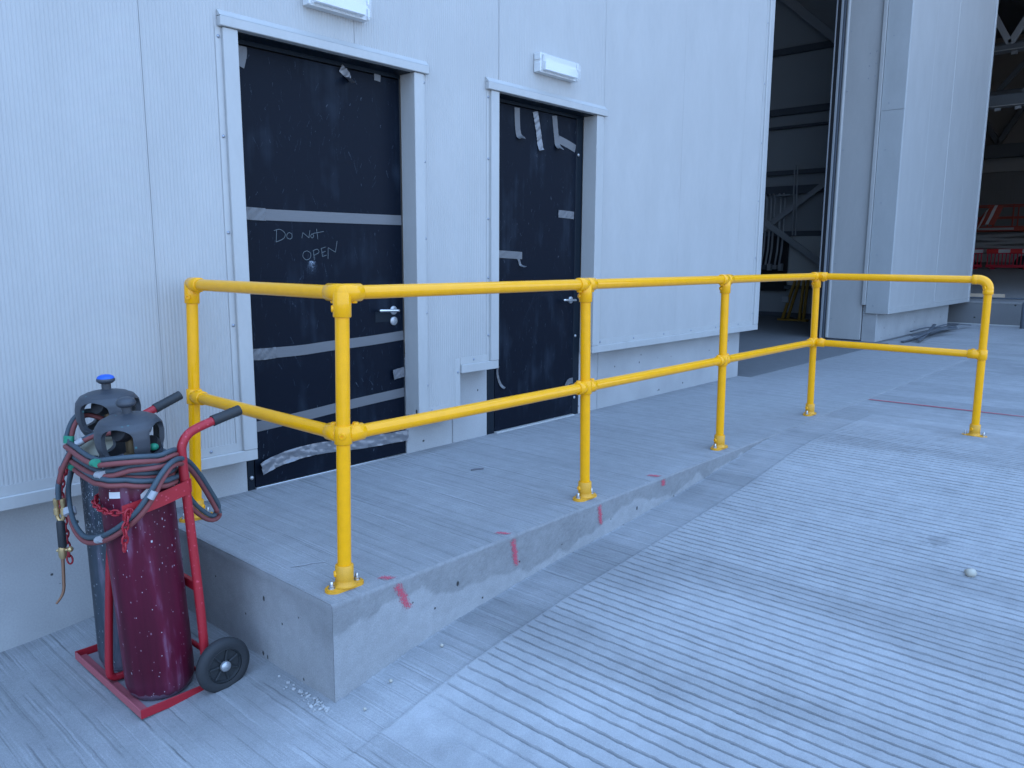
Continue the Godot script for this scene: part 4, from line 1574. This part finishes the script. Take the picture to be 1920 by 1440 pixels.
func build_cylinder(label: String, base: Vector3, lean: Vector3, r: float, h: float, body: Material, cap: Material, turn: float, shoulder: Material) -> Node3D:
	var C := thing("gas_cylinder", label, "gas cylinder", "gas cylinders on the red trolley", base)
	var up := Vector3(lean.x, 1.0, lean.z).normalized()
	var xf := align(up, Vector3.ZERO)
	var prof := [Vector2(0, 0.004), Vector2(r * 0.78, 0.0), Vector2(r * 0.90, 0.012), Vector2(r * 0.98, 0.04), Vector2(r, 0.075)]
	for k in 7:
		var t := PI * 0.5 * k / 6.0
		prof.append(Vector2(r * (0.38 + 0.62 * cos(t)), h - 0.10 + 0.10 * sin(t)))
	prof.append(Vector2(0.03, h + 0.002))
	var g := G.new()
	g.lathe(prof, xf, 48)
	part("body", g, body, C)
	g = G.new()
	var sp := []
	for k in 5:
		var t := PI * 0.5 * (0.30 + 0.70 * k / 4.0)
		sp.append(Vector2(r * (0.38 + 0.62 * cos(t)) + 0.002, h - 0.10 + 0.10 * sin(t) + 0.002))
	g.lathe(sp, xf, 40)
	part("shoulder_paint", g, shoulder, C)
	# valve with gauge and regulator inside the guard
	g = G.new()
	g.lathe([Vector2(0.03, h), Vector2(0.028, h + 0.03), Vector2(0.018, h + 0.035), Vector2(0.018, h + 0.16), Vector2(0, h + 0.16)], xf, 16)
	part("valve", g, M.brass_dull, C)
	g = G.new()
	var look := Vector3(-0.72, 0.0, 0.69)
	g.lathe([Vector2(0.0, -0.05), Vector2(0.032, -0.05), Vector2(0.036, -0.02), Vector2(0.036, 0.026), Vector2(0.028, 0.034), Vector2(0, 0.034)], align(look, xf * Vector3(-0.015, h + 0.115, 0.02)), 20)
	var reg := part("regulator", g, M.brass_dull, C)
	g = G.new()
	g.lathe([Vector2(0.011, 0.0), Vector2(0.011, 0.012), Vector2(0.004, 0.014), Vector2(0.0, 0.010)], align(look, xf * Vector3(-0.015, h + 0.115, 0.02) + look * 0.033), 14)
	part("outlet", g, M.brass, reg)
	g = G.new()
	g.lathe([Vector2(0.0, -0.016), Vector2(0.033, -0.016), Vector2(0.036, 0.0), Vector2(0.033, 0.018), Vector2(0.0, 0.018)], align(Vector3(-0.9, 0.3, 0.3), xf * Vector3(-0.045, h + 0.125, -0.04)), 20)
	part("gauge", g, M.black, reg)
	g = G.new()
	g.lathe([Vector2(0.0, -0.02), Vector2(0.03, -0.02), Vector2(0.034, 0.0), Vector2(0.03, 0.014), Vector2(0.0, 0.014)], align(Vector3(-0.6, 0.7, 0.5), xf * Vector3(-0.03, h + 0.055, 0.055)), 20)
	part("gauge", g, M.black, reg)
	g = G.new()
	g.lathe([Vector2(0.012, 0), Vector2(0.013, 0.02), Vector2(0.008, 0.026), Vector2(0, 0.027)], align(Vector3(-0.7, 0.2, 0.7), xf * Vector3(-0.055, h + 0.05, 0.06)), 12)
	part("knob", g, M.green_tape, reg)
	g = G.new()
	g.tube(smooth([xf * Vector3(-0.02, h + 0.09, 0.03), xf * Vector3(-0.07, h + 0.06, 0.02), xf * Vector3(-0.10, h + 0.01, -0.02)], 6), 0.009, 8)
	part("hose_tail", g, M.brass, reg)
	# plastic guard and mushroom cap
	var gx := xf * Transform3D(Basis.IDENTITY, Vector3(0, h + 0.012, 0))
	g = G.new()
	guard_shape(g, gx, turn)
	var gd := part("valve_guard", g, M.guard, C)
	g = G.new()
	g.lathe([Vector2(0.024, 0.162), Vector2(0.0165, 0.166), Vector2(0.0165, 0.192)], gx, 20)
	g.lathe([Vector2(0.0, 0.188), Vector2(0.024, 0.189), Vector2(0.032, 0.196), Vector2(0.033, 0.203), Vector2(0.031, 0.207)], gx, 28)
	part("hand_wheel", g, M.guard, gd)
	g = G.new()
	g.lathe([Vector2(0.031, 0.2072), Vector2(0.028, 0.214), Vector2(0.018, 0.2195), Vector2(0.0, 0.2215)], gx, 28)
	part("cap", g, cap, gd)
	return C


func link(at: Vector3, dir: Vector3, flip: bool) -> Array:
	# a chain link: an oval ring about dir, lying on edge every other time
	var t := dir.normalized()
	var s := t.cross(Vector3.UP).normalized() if absf(t.y) < 0.9 else t.cross(Vector3.RIGHT).normalized()
	var o := t.cross(s)
	var ring := []
	var side := s if flip else o
	for k in 12:
		var a := TAU * k / 12.0
		ring.append(at + t * cos(a) * 0.017 + side * sin(a) * 0.0095)
	return ring


func chain(path: Array, parent: Node3D) -> void:
	var pts := smooth(path, 20)
	var run := 0.0
	var next := 0.0
	var flip := false
	for i in pts.size() - 1:
		run += pts[i].distance_to(pts[i + 1])
		if run >= next:
			var g := G.new()
			g.tube(link(pts[i], pts[i + 1] - pts[i], flip), 0.0038, 6, false, true)
			part("chain_link", g, M.red, parent)
			flip = not flip
			next += 0.024


func build_trolley() -> void:
	var T := thing("cylinder_trolley", "red two-wheeled cylinder trolley with black grips beside the landing", "trolley")
	var zc := [0.22, 0.80]
	var yb := -0.418
	# tray: angle iron frame round a plate
	part("tray_plate", span(-0.605, yb + 0.002, 0.215, -0.345, yb + 0.007, 0.815), M.tray, T)
	part("tray_lip", span(-0.612, yb, 0.208, -0.606, yb + 0.030, 0.822, 0.001), M.red_dusty, T)
	part("tray_lip", span(-0.6055, yb + 0.0075, 0.209, -0.572, yb + 0.011, 0.821, 0.001), M.red_dusty, T)
	part("tray_side", span(-0.612, yb, 0.8225, -0.335, yb + 0.034, 0.828, 0.001), M.red, T)
	part("tray_side", span(-0.612, yb, 0.202, -0.335, yb + 0.034, 0.2075, 0.001), M.red, T)
	part("tray_back", span(-0.344, yb, 0.208, -0.338, yb + 0.034, 0.822, 0.001), M.red, T)
	# side tubes that bend back into handles
	for k in 2:
		var z: float = zc[k]
		var path := [Vector3(-0.352, yb + 0.01, z), Vector3(-0.362, -0.10, z), Vector3(-0.384, 0.30, z), Vector3(-0.394, 0.48, z), Vector3(-0.392, 0.535, z), Vector3(-0.368, 0.571, z), Vector3(-0.330, 0.590, z), Vector3(-0.250, 0.612, z), Vector3(-0.170, 0.631, z)]
		if k == 0:
			path = [Vector3(-0.352, yb + 0.01, z), Vector3(-0.358, -0.10, z), Vector3(-0.366, 0.30, z), Vector3(-0.372, 0.44, z), Vector3(-0.370, 0.49, z), Vector3(-0.340, 0.525, z), Vector3(-0.300, 0.542, z), Vector3(-0.210, 0.578, z), Vector3(-0.125, 0.612, z)]
		var g := G.new()
		g.tube(smooth(path, 6), 0.0165, 18)
		var s := part("side_tube", g, M.red_spotted, T)
		g = G.new()
		var a: Vector3 = path[7]
		var b: Vector3 = path[8] + (path[8] - path[7]).normalized() * 0.006
		var d := (b - a).normalized()
		var q := [a - d * 0.024]
		var rr := [0.0205]
		for i in 14:
			q.append(a.lerp(b, i / 13.0))
			rr.append(0.0193 if i % 2 else 0.0203)
		g.tube(q, rr, 18)
		part("grip", g, M.grip, s)
	# centre stand tube between the cylinders
	var g2 := G.new()
	g2.tube(smooth([Vector3(-0.36, -0.392, 0.515), Vector3(-0.50, -0.392, 0.515), Vector3(-0.565, -0.392, 0.515), Vector3(-0.588, -0.382, 0.515), Vector3(-0.596, -0.355, 0.515), Vector3(-0.590, -0.25, 0.515), Vector3(-0.565, 0.05, 0.515), Vector3(-0.53, 0.34, 0.515)], 7), 0.0145, 14)
	part("centre_tube", g2, M.red, T)
	# top hoop of flat bar: back bar and two arms
	var hoop := func(pts: Array, name: String) -> void:
		var g := G.new()
		var c := smooth(pts, 6)
		var rows := []
		for e in [-0.026, 0.026]:
			rows.append(c.map(func(p): return p + Vector3(0, e, 0)))
		g.sheet(rows, Vector3(-0.1, 0, 1))
		var rows2 := []
		for e in [-0.026, 0.026]:
			rows2.append(c.map(func(p): return p + Vector3(0.002, e, -0.005)))
		g.sheet(rows2, Vector3(0.1, 0, -1))
		for e in [-0.026, 0.026]:
			g.sheet([c.map(func(p): return p + Vector3(0, e, 0)), c.map(func(p): return p + Vector3(0.002, e, -0.005))], Vector3(0, signf(e), 0))
		part(name, g, M.red_spotted, T)
	hoop.call([Vector3(-0.385, 0.385, 0.822), Vector3(-0.45, 0.375, 0.834), Vector3(-0.52, 0.362, 0.838), Vector3(-0.625, 0.345, 0.832)], "hoop_arm")
	hoop.call([Vector3(-0.375, 0.40, 0.205), Vector3(-0.45, 0.39, 0.195), Vector3(-0.60, 0.37, 0.195)], "hoop_arm")
	part("hoop_back", span(-0.376, 0.36, 0.215, -0.370, 0.41, 0.81, 0.001), M.red_spotted, T)
	part("cross_bar", span(-0.372, -0.03, 0.215, -0.352, 0.005, 0.805, 0.002), M.red, T)
	# chains across the front and hanging ends
	var ch := Node3D.new()
	ch.name = "chain"
	T.add_child(ch)
	chain([Vector3(-0.606, 0.350, 0.835), Vector3(-0.642, 0.343, 0.79), Vector3(-0.655, 0.345, 0.72), Vector3(-0.640, 0.350, 0.64), Vector3(-0.595, 0.360, 0.575)], ch)
	chain([Vector3(-0.612, 0.345, 0.846), Vector3(-0.622, 0.30, 0.842), Vector3(-0.624, 0.26, 0.838), Vector3(-0.628, 0.215, 0.832)], ch)
	chain([Vector3(-0.625, 0.39, 0.30), Vector3(-0.645, 0.30, 0.31), Vector3(-0.645, 0.20, 0.325), Vector3(-0.650, 0.10, 0.35), Vector3(-0.650, 0.045, 0.37)], ch)
	chain([Vector3(-0.605, 0.38, 0.22), Vector3(-0.625, 0.31, 0.23), Vector3(-0.635, 0.24, 0.25)], ch)
	# axle and wheels
	g2 = G.new()
	g2.tube([Vector3(-0.322, -0.305, 0.13), Vector3(-0.322, -0.305, 0.90)], 0.010, 12)
	part("axle", g2, M.red, T)
	for z in [0.872, 0.152]:
		var sgn: float = 1.0 if z > 0.5 else -1.0
		var xf := align(Vector3(0, 0, sgn), Vector3(-0.322, -0.310, z))
		var w := G.new()
		w.lathe([Vector2(0.066, -0.017), Vector2(0.092, -0.019), Vector2(0.101, -0.013), Vector2(0.104, 0.0), Vector2(0.101, 0.013), Vector2(0.092, 0.019), Vector2(0.080, 0.0222), Vector2(0.066, 0.017)], xf, 40)
		var wh := part("wheel", w, M.rubber, T)
		w = G.new()
		w.lathe([Vector2(0.067, 0.014), Vector2(0.063, 0.016), Vector2(0.058, 0.006), Vector2(0.02, 0.004), Vector2(0.02, 0.014), Vector2(0.0, 0.014)], xf, 32)
		w.lathe([Vector2(0.067, -0.014), Vector2(0.02, -0.004), Vector2(0.0, -0.004)], xf, 32)
		for k in 7:
			var an := TAU * k / 7.0
			var c := xf * Vector3(cos(an) * 0.040, 0.009, sin(an) * 0.040)
			var rd := xf.basis * Vector3(cos(an), 0, sin(an))
			w.box(c, Vector3(0.040, 0.010, 0.008), 0.002, Basis(rd, xf.basis.y, rd.cross(xf.basis.y)))
		part("rim", w, M.grip, wh)
		w = G.new()
		w.lathe([Vector2(0.020, 0.012), Vector2(0.020, 0.022), Vector2(0.017, 0.027), Vector2(0.009, 0.030), Vector2(0.0, 0.031)], xf, 24)
		part("hub_cap", w, M.galv, wh)


func band(parent: Node3D, pts: Array, at: float, m: Material, r: float) -> void:
	# a wrap of tape round the pair of hoses at a fraction of their length
	var i := clampi(int(at * (pts.size() - 1)), 1, pts.size() - 3)
	var a: Vector3 = pts[i]
	var d: Vector3 = (pts[i + 1] - pts[i - 1]).normalized()
	var g := G.new()
	g.tube([a - d * 0.014, a, a + d * 0.014], r, 12, true, false, 0.62, Vector3.UP)
	part("tape_wrap", g, m, parent)


func build_hoses() -> void:
	var Hs := thing("welding_hose", "twin red and blue-grey gas hose coiled round the cylinder guards with a cutting torch hanging", "hose")
	var r := 0.0090
	var f := FastNoiseLite.new()
	f.seed = 77
	f.frequency = 1.0
	var A := Vector3(-0.520, 0, 0.700)
	var B := Vector3(-0.478, 0, 0.400)
	# winding round both cylinders: one long spiral per hose
	var mid := []
	var turns := 4.0
	var n := 150
	for i in n:
		var t := float(i) / (n - 1)
		var a := TAU * (t * turns) + 0.6
		var c := cos(a)
		var s := sin(a)
		var rr := 0.142 + f.get_noise_2d(a * 0.9, 4.0) * 0.018 + 0.012 * sin(t * 9.0)
		var cen := A if s > 0.0 else B
		var soft := clampf(s * 3.0, -1.0, 1.0) * 0.5 + 0.5
		cen = B.lerp(A, soft)
		var y := lerpf(0.512, 0.388, t) + f.get_noise_2d(a * 0.7, 9.0) * 0.018 - (0.02 if c < 0.0 else 0.0) * -c * sin(t * 5.0) + 0.024 * (-0.72 * c + 0.69 * s)
		mid.append(cen + Vector3(c * rr, y, s * rr))
	var lay := func(path: Array, phase: float, twist: float, name := "hose") -> Array:
		# two hoses side by side along the path
		var red := []
		var blue := []
		for i in path.size():
			var p: Vector3 = path[i]
			var d: Vector3 = (path[mini(i + 1, path.size() - 1)] - path[maxi(i - 1, 0)]).normalized()
			var side := d.cross(Vector3.UP)
			if side.length() < 0.2:
				side = d.cross(Vector3(0.7, 0, 0.7))
			side = side.normalized()
			var up := side.cross(d)
			var t := phase + sin(i * 0.05 * twist) * 0.7
			var o := (up * cos(t) + side * sin(t)) * r * 1.02
			blue.append(p + o)
			red.append(p - o)
		var g := G.new()
		g.tube(red, r, 10)
		part("red_hose", g, M.hose_red, Hs)
		g = G.new()
		g.tube(blue, r, 10)
		part("blue_hose", g, M.hose_blue, Hs)
		return path
	lay.call(mid, 0.25, 1.0)
	for q in [[0.09, 1], [0.15, 0], [0.205, 0], [0.34, 0], [0.42, 1], [0.455, 0], [0.64, 1], [0.70, 0], [0.86, 1], [0.95, 1]]:
		band(Hs, mid, q[0], M.green_tape if q[1] else M.grey_tape, 0.0222)
	# the slack loop that hangs in front of the maroon cylinder and behind the tube
	var loop := smooth([Vector3(-0.600, 0.430, 0.335), Vector3(-0.640, 0.330, 0.375), Vector3(-0.660, 0.250, 0.45), Vector3(-0.668, 0.212, 0.55), Vector3(-0.664, 0.215, 0.645), Vector3(-0.642, 0.258, 0.765), Vector3(-0.590, 0.330, 0.850), Vector3(-0.548, 0.395, 0.878), Vector3(-0.505, 0.459, 0.880), Vector3(-0.455, 0.492, 0.860), Vector3(-0.380, 0.470, 0.79), Vector3(-0.305, 0.395, 0.72), Vector3(-0.240, 0.295, 0.68), Vector3(-0.205, 0.225, 0.665), Vector3(-0.212, 0.192, 0.66), Vector3(-0.245, 0.200, 0.655), Vector3(-0.300, 0.260, 0.66), Vector3(-0.340, 0.330, 0.68), Vector3(-0.36, 0.42, 0.66)], 7)
	lay.call(loop, -0.5, 0.5)
	for q in [0.10, 0.255, 0.40]:
		band(Hs, loop, q, M.grey_tape, 0.0222)
	# rise from the far regulator
	var rise := smooth([Vector3(-0.50, 0.60, 0.40), Vector3(-0.545, 0.616, 0.365), Vector3(-0.585, 0.590, 0.345), Vector3(-0.610, 0.520, 0.340), Vector3(-0.608, 0.450, 0.355), Vector3(-0.58, 0.40, 0.37)], 7)
	lay.call(rise, 0.5, 0.5)
	band(Hs, rise, 0.60, M.green_tape, 0.0222)
	# the two tails down to the torch
	var tail := smooth([Vector3(-0.470, 0.580, 0.60), Vector3(-0.545, 0.556, 0.49), Vector3(-0.588, 0.536, 0.45), Vector3(-0.626, 0.506, 0.43), Vector3(-0.660, 0.436, 0.41), Vector3(-0.676, 0.372, 0.40), Vector3(-0.680, 0.318, 0.40)], 7)
	lay.call(tail, 1.3, 0.0)
	band(Hs, tail, 0.42, M.grey_tape, 0.0222)
	# torch
	var U := Node3D.new()
	U.name = "cutting_torch"
	Hs.add_child(U)
	var lat := Vector3(0.668, 0, 0.744)
	var c := Vector3(-0.680, 0.0, 0.40)
	for s in [-1.0, 1.0]:
		var g := G.new()
		g.lathe([Vector2(0.0, 0.318), Vector2(0.0095, 0.318), Vector2(0.0095, 0.296), Vector2(0.008, 0.294), Vector2(0.008, 0.282), Vector2(0.0105, 0.28), Vector2(0.0105, 0.258), Vector2(0.008, 0.256), Vector2(0.0, 0.25)], Transform3D(Basis.IDENTITY, c + lat * 0.0125 * s), 12)
		part("hose_nut", g, M.brass, U)
	var g3 := G.new()
	g3.tube(smooth([c + lat * 0.0125 + Vector3(0, 0.258, 0), c + lat * 0.009 + Vector3(0, 0.242, 0), c + Vector3(0, 0.232, 0), c - lat * 0.009 + Vector3(0, 0.242, 0), c - lat * 0.0125 + Vector3(0, 0.258, 0)], 5), 0.007, 10)
	part("yoke", g3, M.brass, U)
	g3 = G.new()
	g3.lathe([Vector2(0.0, 0.236), Vector2(0.011, 0.236), Vector2(0.0145, 0.226), Vector2(0.0148, 0.135), Vector2(0.012, 0.128), Vector2(0, 0.128)], Transform3D(Basis.IDENTITY, c + Vector3(-0.002, 0, 0)), 16)
	part("handle", g3, M.grip, U)
	g3 = G.new()
	g3.lathe([Vector2(0.0, 0.136), Vector2(0.013, 0.134), Vector2(0.0145, 0.125), Vector2(0.0145, 0.098), Vector2(0.0105, 0.088), Vector2(0.0, 0.086)], Transform3D(Basis.IDENTITY, c + Vector3(-0.004, 0, 0)), 8)
	g3.tube([c + Vector3(-0.004, 0.118, 0) - lat * 0.02, c + Vector3(-0.004, 0.122, 0) + lat * 0.022], 0.0055, 8)
	g3.lathe(range(9).map(func(k): return Vector2(0.011 * sin(PI * k / 8.0), -0.011 * cos(PI * k / 8.0))), Transform3D(Basis.IDENTITY, c + Vector3(-0.004, 0.124, 0) + lat * 0.030), 12)
	part("control_valve", g3, M.brass, U)
	g3 = G.new()
	g3.tube(smooth([c + Vector3(-0.005, 0.09, 0), c + Vector3(-0.007, 0.04, 0), c + Vector3(-0.009, 0.0, 0), c + Vector3(-0.011, -0.03, 0), c + Vector3(-0.016, -0.058, 0) - lat * 0.005, c + Vector3(-0.024, -0.085, 0) - lat * 0.018], 6), [0.0068, 0.0066, 0.0064, 0.0062, 0.006, 0.006, 0.006, 0.006, 0.006, 0.006, 0.006, 0.006, 0.0058, 0.0058, 0.0058, 0.0058, 0.0056, 0.0056, 0.0055, 0.0055, 0.0054, 0.0053, 0.0052, 0.005, 0.005, 0.0048, 0.0046, 0.0044, 0.0042, 0.004, 0.0038], 10)
	part("nozzle", g3, M.copper, U)


func build_stickers(C: Node3D, base: Vector3, lean: Vector3, r: float) -> void:
	# paper labels wrapped on the shoulder of the maroon cylinder
	var up := Vector3(lean.x, 1.0, lean.z).normalized()
	var xf := align(up, Vector3.ZERO)
	for q in [[2.56, 0.17, 0.815, 0.022, -0.02], [1.52, 0.34, 0.824, 0.034, -0.22], [1.74, 0.18, 0.786, 0.026, -0.22]]:
		var g := G.new()
		var rows := []
		for k in 3:
			var row := []
			for i in 10:
				var a: float = q[0] + (i / 9.0 - 0.5) * q[1] * 2.0
				var y: float = q[2] + (k - 1) * q[3] * 0.5 + (a - q[0]) * q[4] * 0.4
				var rr := r + 0.0015
				if y > 0.798:
					rr = r * (0.38 + 0.62 * sqrt(maxf(0.0, 1.0 - pow((y - 0.798) / 0.10, 2.0)))) + 0.0018
				var p := Basis(Vector3.UP, 0.0) * Vector3(cos(a) * rr, y, sin(a) * rr)
				# angles are measured in the world, so undo the turn of the axis frame
				row.append(Quaternion(Vector3.UP, up) * Vector3(-sin(a) * rr * 0.0 + p.x, p.y, p.z))
			rows.append(row)
		g.sheet(rows, Vector3(cos(q[0]), 0, sin(q[0])))
		part("paper_label", g, M.label, C)


# ---------------------------------------------------------------- small things on the ground
func pebble(c: Vector3, r: float, m: Material, label: String, sd: int, group := "") -> void:
	var f := FastNoiseLite.new()
	f.seed = sd
	f.frequency = 1.3
	var rows := []
	for j in 9:
		var row := []
		for i in 13:
			var a := TAU * i / 12.0
			var b := PI * j / 8.0
			var d := Vector3(sin(b) * cos(a), cos(b) * 0.8, sin(b) * sin(a))
			row.append(c + d * r * (1.0 + f.get_noise_3dv(d * 1.2) * 0.45))
		rows.append(row)
	var g := G.new()
	var k := g.v.size()
	for j in 9:
		for i in 13:
			g.put(rows[j][i], (rows[j][i] - c).normalized())
	for j in 8:
		for i in 12:
			var a := j * 13 + i
			g.tri(a, a + 1, a + 13); g.tri(a + 1, a + 14, a + 13)
	lone("stone", g, m, label, "stone", group)


func build_litter() -> void:
	pebble(Vector3(2.06, fall(2.06) + 0.026, 2.84), 0.022, M.stone, "pale rounded stone lying alone on the grooved ramp", 1)
	pebble(Vector3(0.05, fall(0.05) + 0.008, 1.40), 0.007, M.stone, "pale chip near the foot of the landing, below the red marks", 2, "pale chips beside the landing")
	pebble(Vector3(0.30, fall(0.30) + 0.008, 1.405), 0.007, M.stone, "pale chip by the landing, below the second red mark", 3, "pale chips beside the landing")
	pebble(Vector3(-0.10, fall(-0.10) + 0.008, 1.44), 0.006, M.stone, "smallest pale chip, by the landing corner", 4, "pale chips beside the landing")
	# crumbs of mortar along the foot of the landing's end
	var g := G.new()
	var r := RandomNumberGenerator.new()
	r.seed = 8
	for i in 50:
		var z := 1.34 - absf(r.randfn(0, 0.14))
		var x := -0.165 - absf(r.randfn(0.0, 0.016))
		var s := r.randf_range(0.004, 0.012)
		g.box(Vector3(x, fall(x) + s * 0.4, z), Vector3(s, s * 0.8, s * 1.3), s * 0.2, Basis(Vector3(r.randf(), r.randf(), r.randf()).normalized(), r.randf() * 3.0))
	var o := lone("mortar_crumbs", g, M.plinth, "loose pale mortar crumbs along the foot of the landing corner", "rubble")
	o.set_meta("kind", "stuff")
	g = G.new()
	g.tube(smooth([Vector3(1.43, 0.009, 0.44), Vector3(1.46, 0.011, 0.452), Vector3(1.50, 0.009, 0.470)], 5), 0.004, 6)
	lone("twig", g, M.ink, "small dark twig on the landing between the rail posts", "twig")


# ---------------------------------------------------------------- all of it
func _ready() -> void:
	rng.seed = 4
	var cam := Camera3D.new()
	cam.name = "camera"
	cam.position = Vector3(-1.6267, 1.2012, 3.4937)
	var yaw := 0.83938
	var pit := -0.15957
	var roll := 0.0050
	var fwd := Vector3(sin(yaw) * cos(pit), sin(pit), -cos(yaw) * cos(pit))
	var right := Vector3(cos(yaw), 0, sin(yaw))
	var up := right.cross(fwd)
	var rr := right * cos(roll) + up * sin(roll)
	var uu := up * cos(roll) - right * sin(roll)
	cam.basis = Basis(rr, uu, -fwd)
	cam.fov = 52.464
	cam.near = 0.05
	cam.far = 1000.0
	add_child(cam)
	cam.current = true

	var env := Environment.new()
	env.background_mode = Environment.BG_SKY
	var sky := Sky.new()
	var ps := ProceduralSkyMaterial.new()
	ps.sky_top_color = Color(0.618, 0.778, 1.0)
	ps.sky_horizon_color = Color(0.79, 0.885, 1.0)
	ps.sky_curve = 0.18
	ps.ground_bottom_color = Color(0.3, 0.3, 0.3)
	ps.ground_horizon_color = Color(0.55, 0.6, 0.66)
	ps.sun_angle_max = 42.0
	ps.sun_curve = 0.45
	sky.sky_material = ps
	env.sky = sky
	env.tonemap_mode = Environment.TONE_MAPPER_LINEAR
	env.tonemap_exposure = 3.2
	env.sdfgi_enabled = true
	env.ssao_enabled = true
	env.ssil_enabled = true
	var we := WorldEnvironment.new()
	we.name = "world_environment"
	we.environment = env
	add_child(we)
	var sun := DirectionalLight3D.new()
	sun.name = "sun"
	sun.light_energy = 1.3
	sun.light_color = Color(1.0, 0.95, 0.87)
	sun.light_angular_distance = 0.5
	sun.shadow_enabled = true
	sun.basis = Basis.looking_at(Vector3(-0.50, -0.72, 0.50).normalized(), Vector3.UP)
	add_child(sun)

	build_materials()
	build_ground()
	build_landing()
	build_warehouse()
	build_partition()
	build_hall()
	build_handrail()
	build_lamps()
	var C1 := build_cylinder("maroon gas cylinder nearest the viewer, white-specked, with a grey guard", Vector3(-0.470, -0.410, 0.672), Vector3(-0.062, 0, 0.034), 0.121, 0.898, M.maroon, M.guard, 0.04, M.maroon)
	build_cylinder("slate-grey gas cylinder behind the maroon one, with a blue hand-wheel cap", Vector3(-0.462, -0.410, 0.385), Vector3(-0.020, 0, 0.014), 0.118, 0.938, M.slate, M.blue_cap, 0.10, M.pale_shoulder)
	build_stickers(C1, Vector3(-0.470, -0.410, 0.672), Vector3(-0.062, 0, 0.034), 0.121)
	build_trolley()
	build_hoses()
	build_litter()
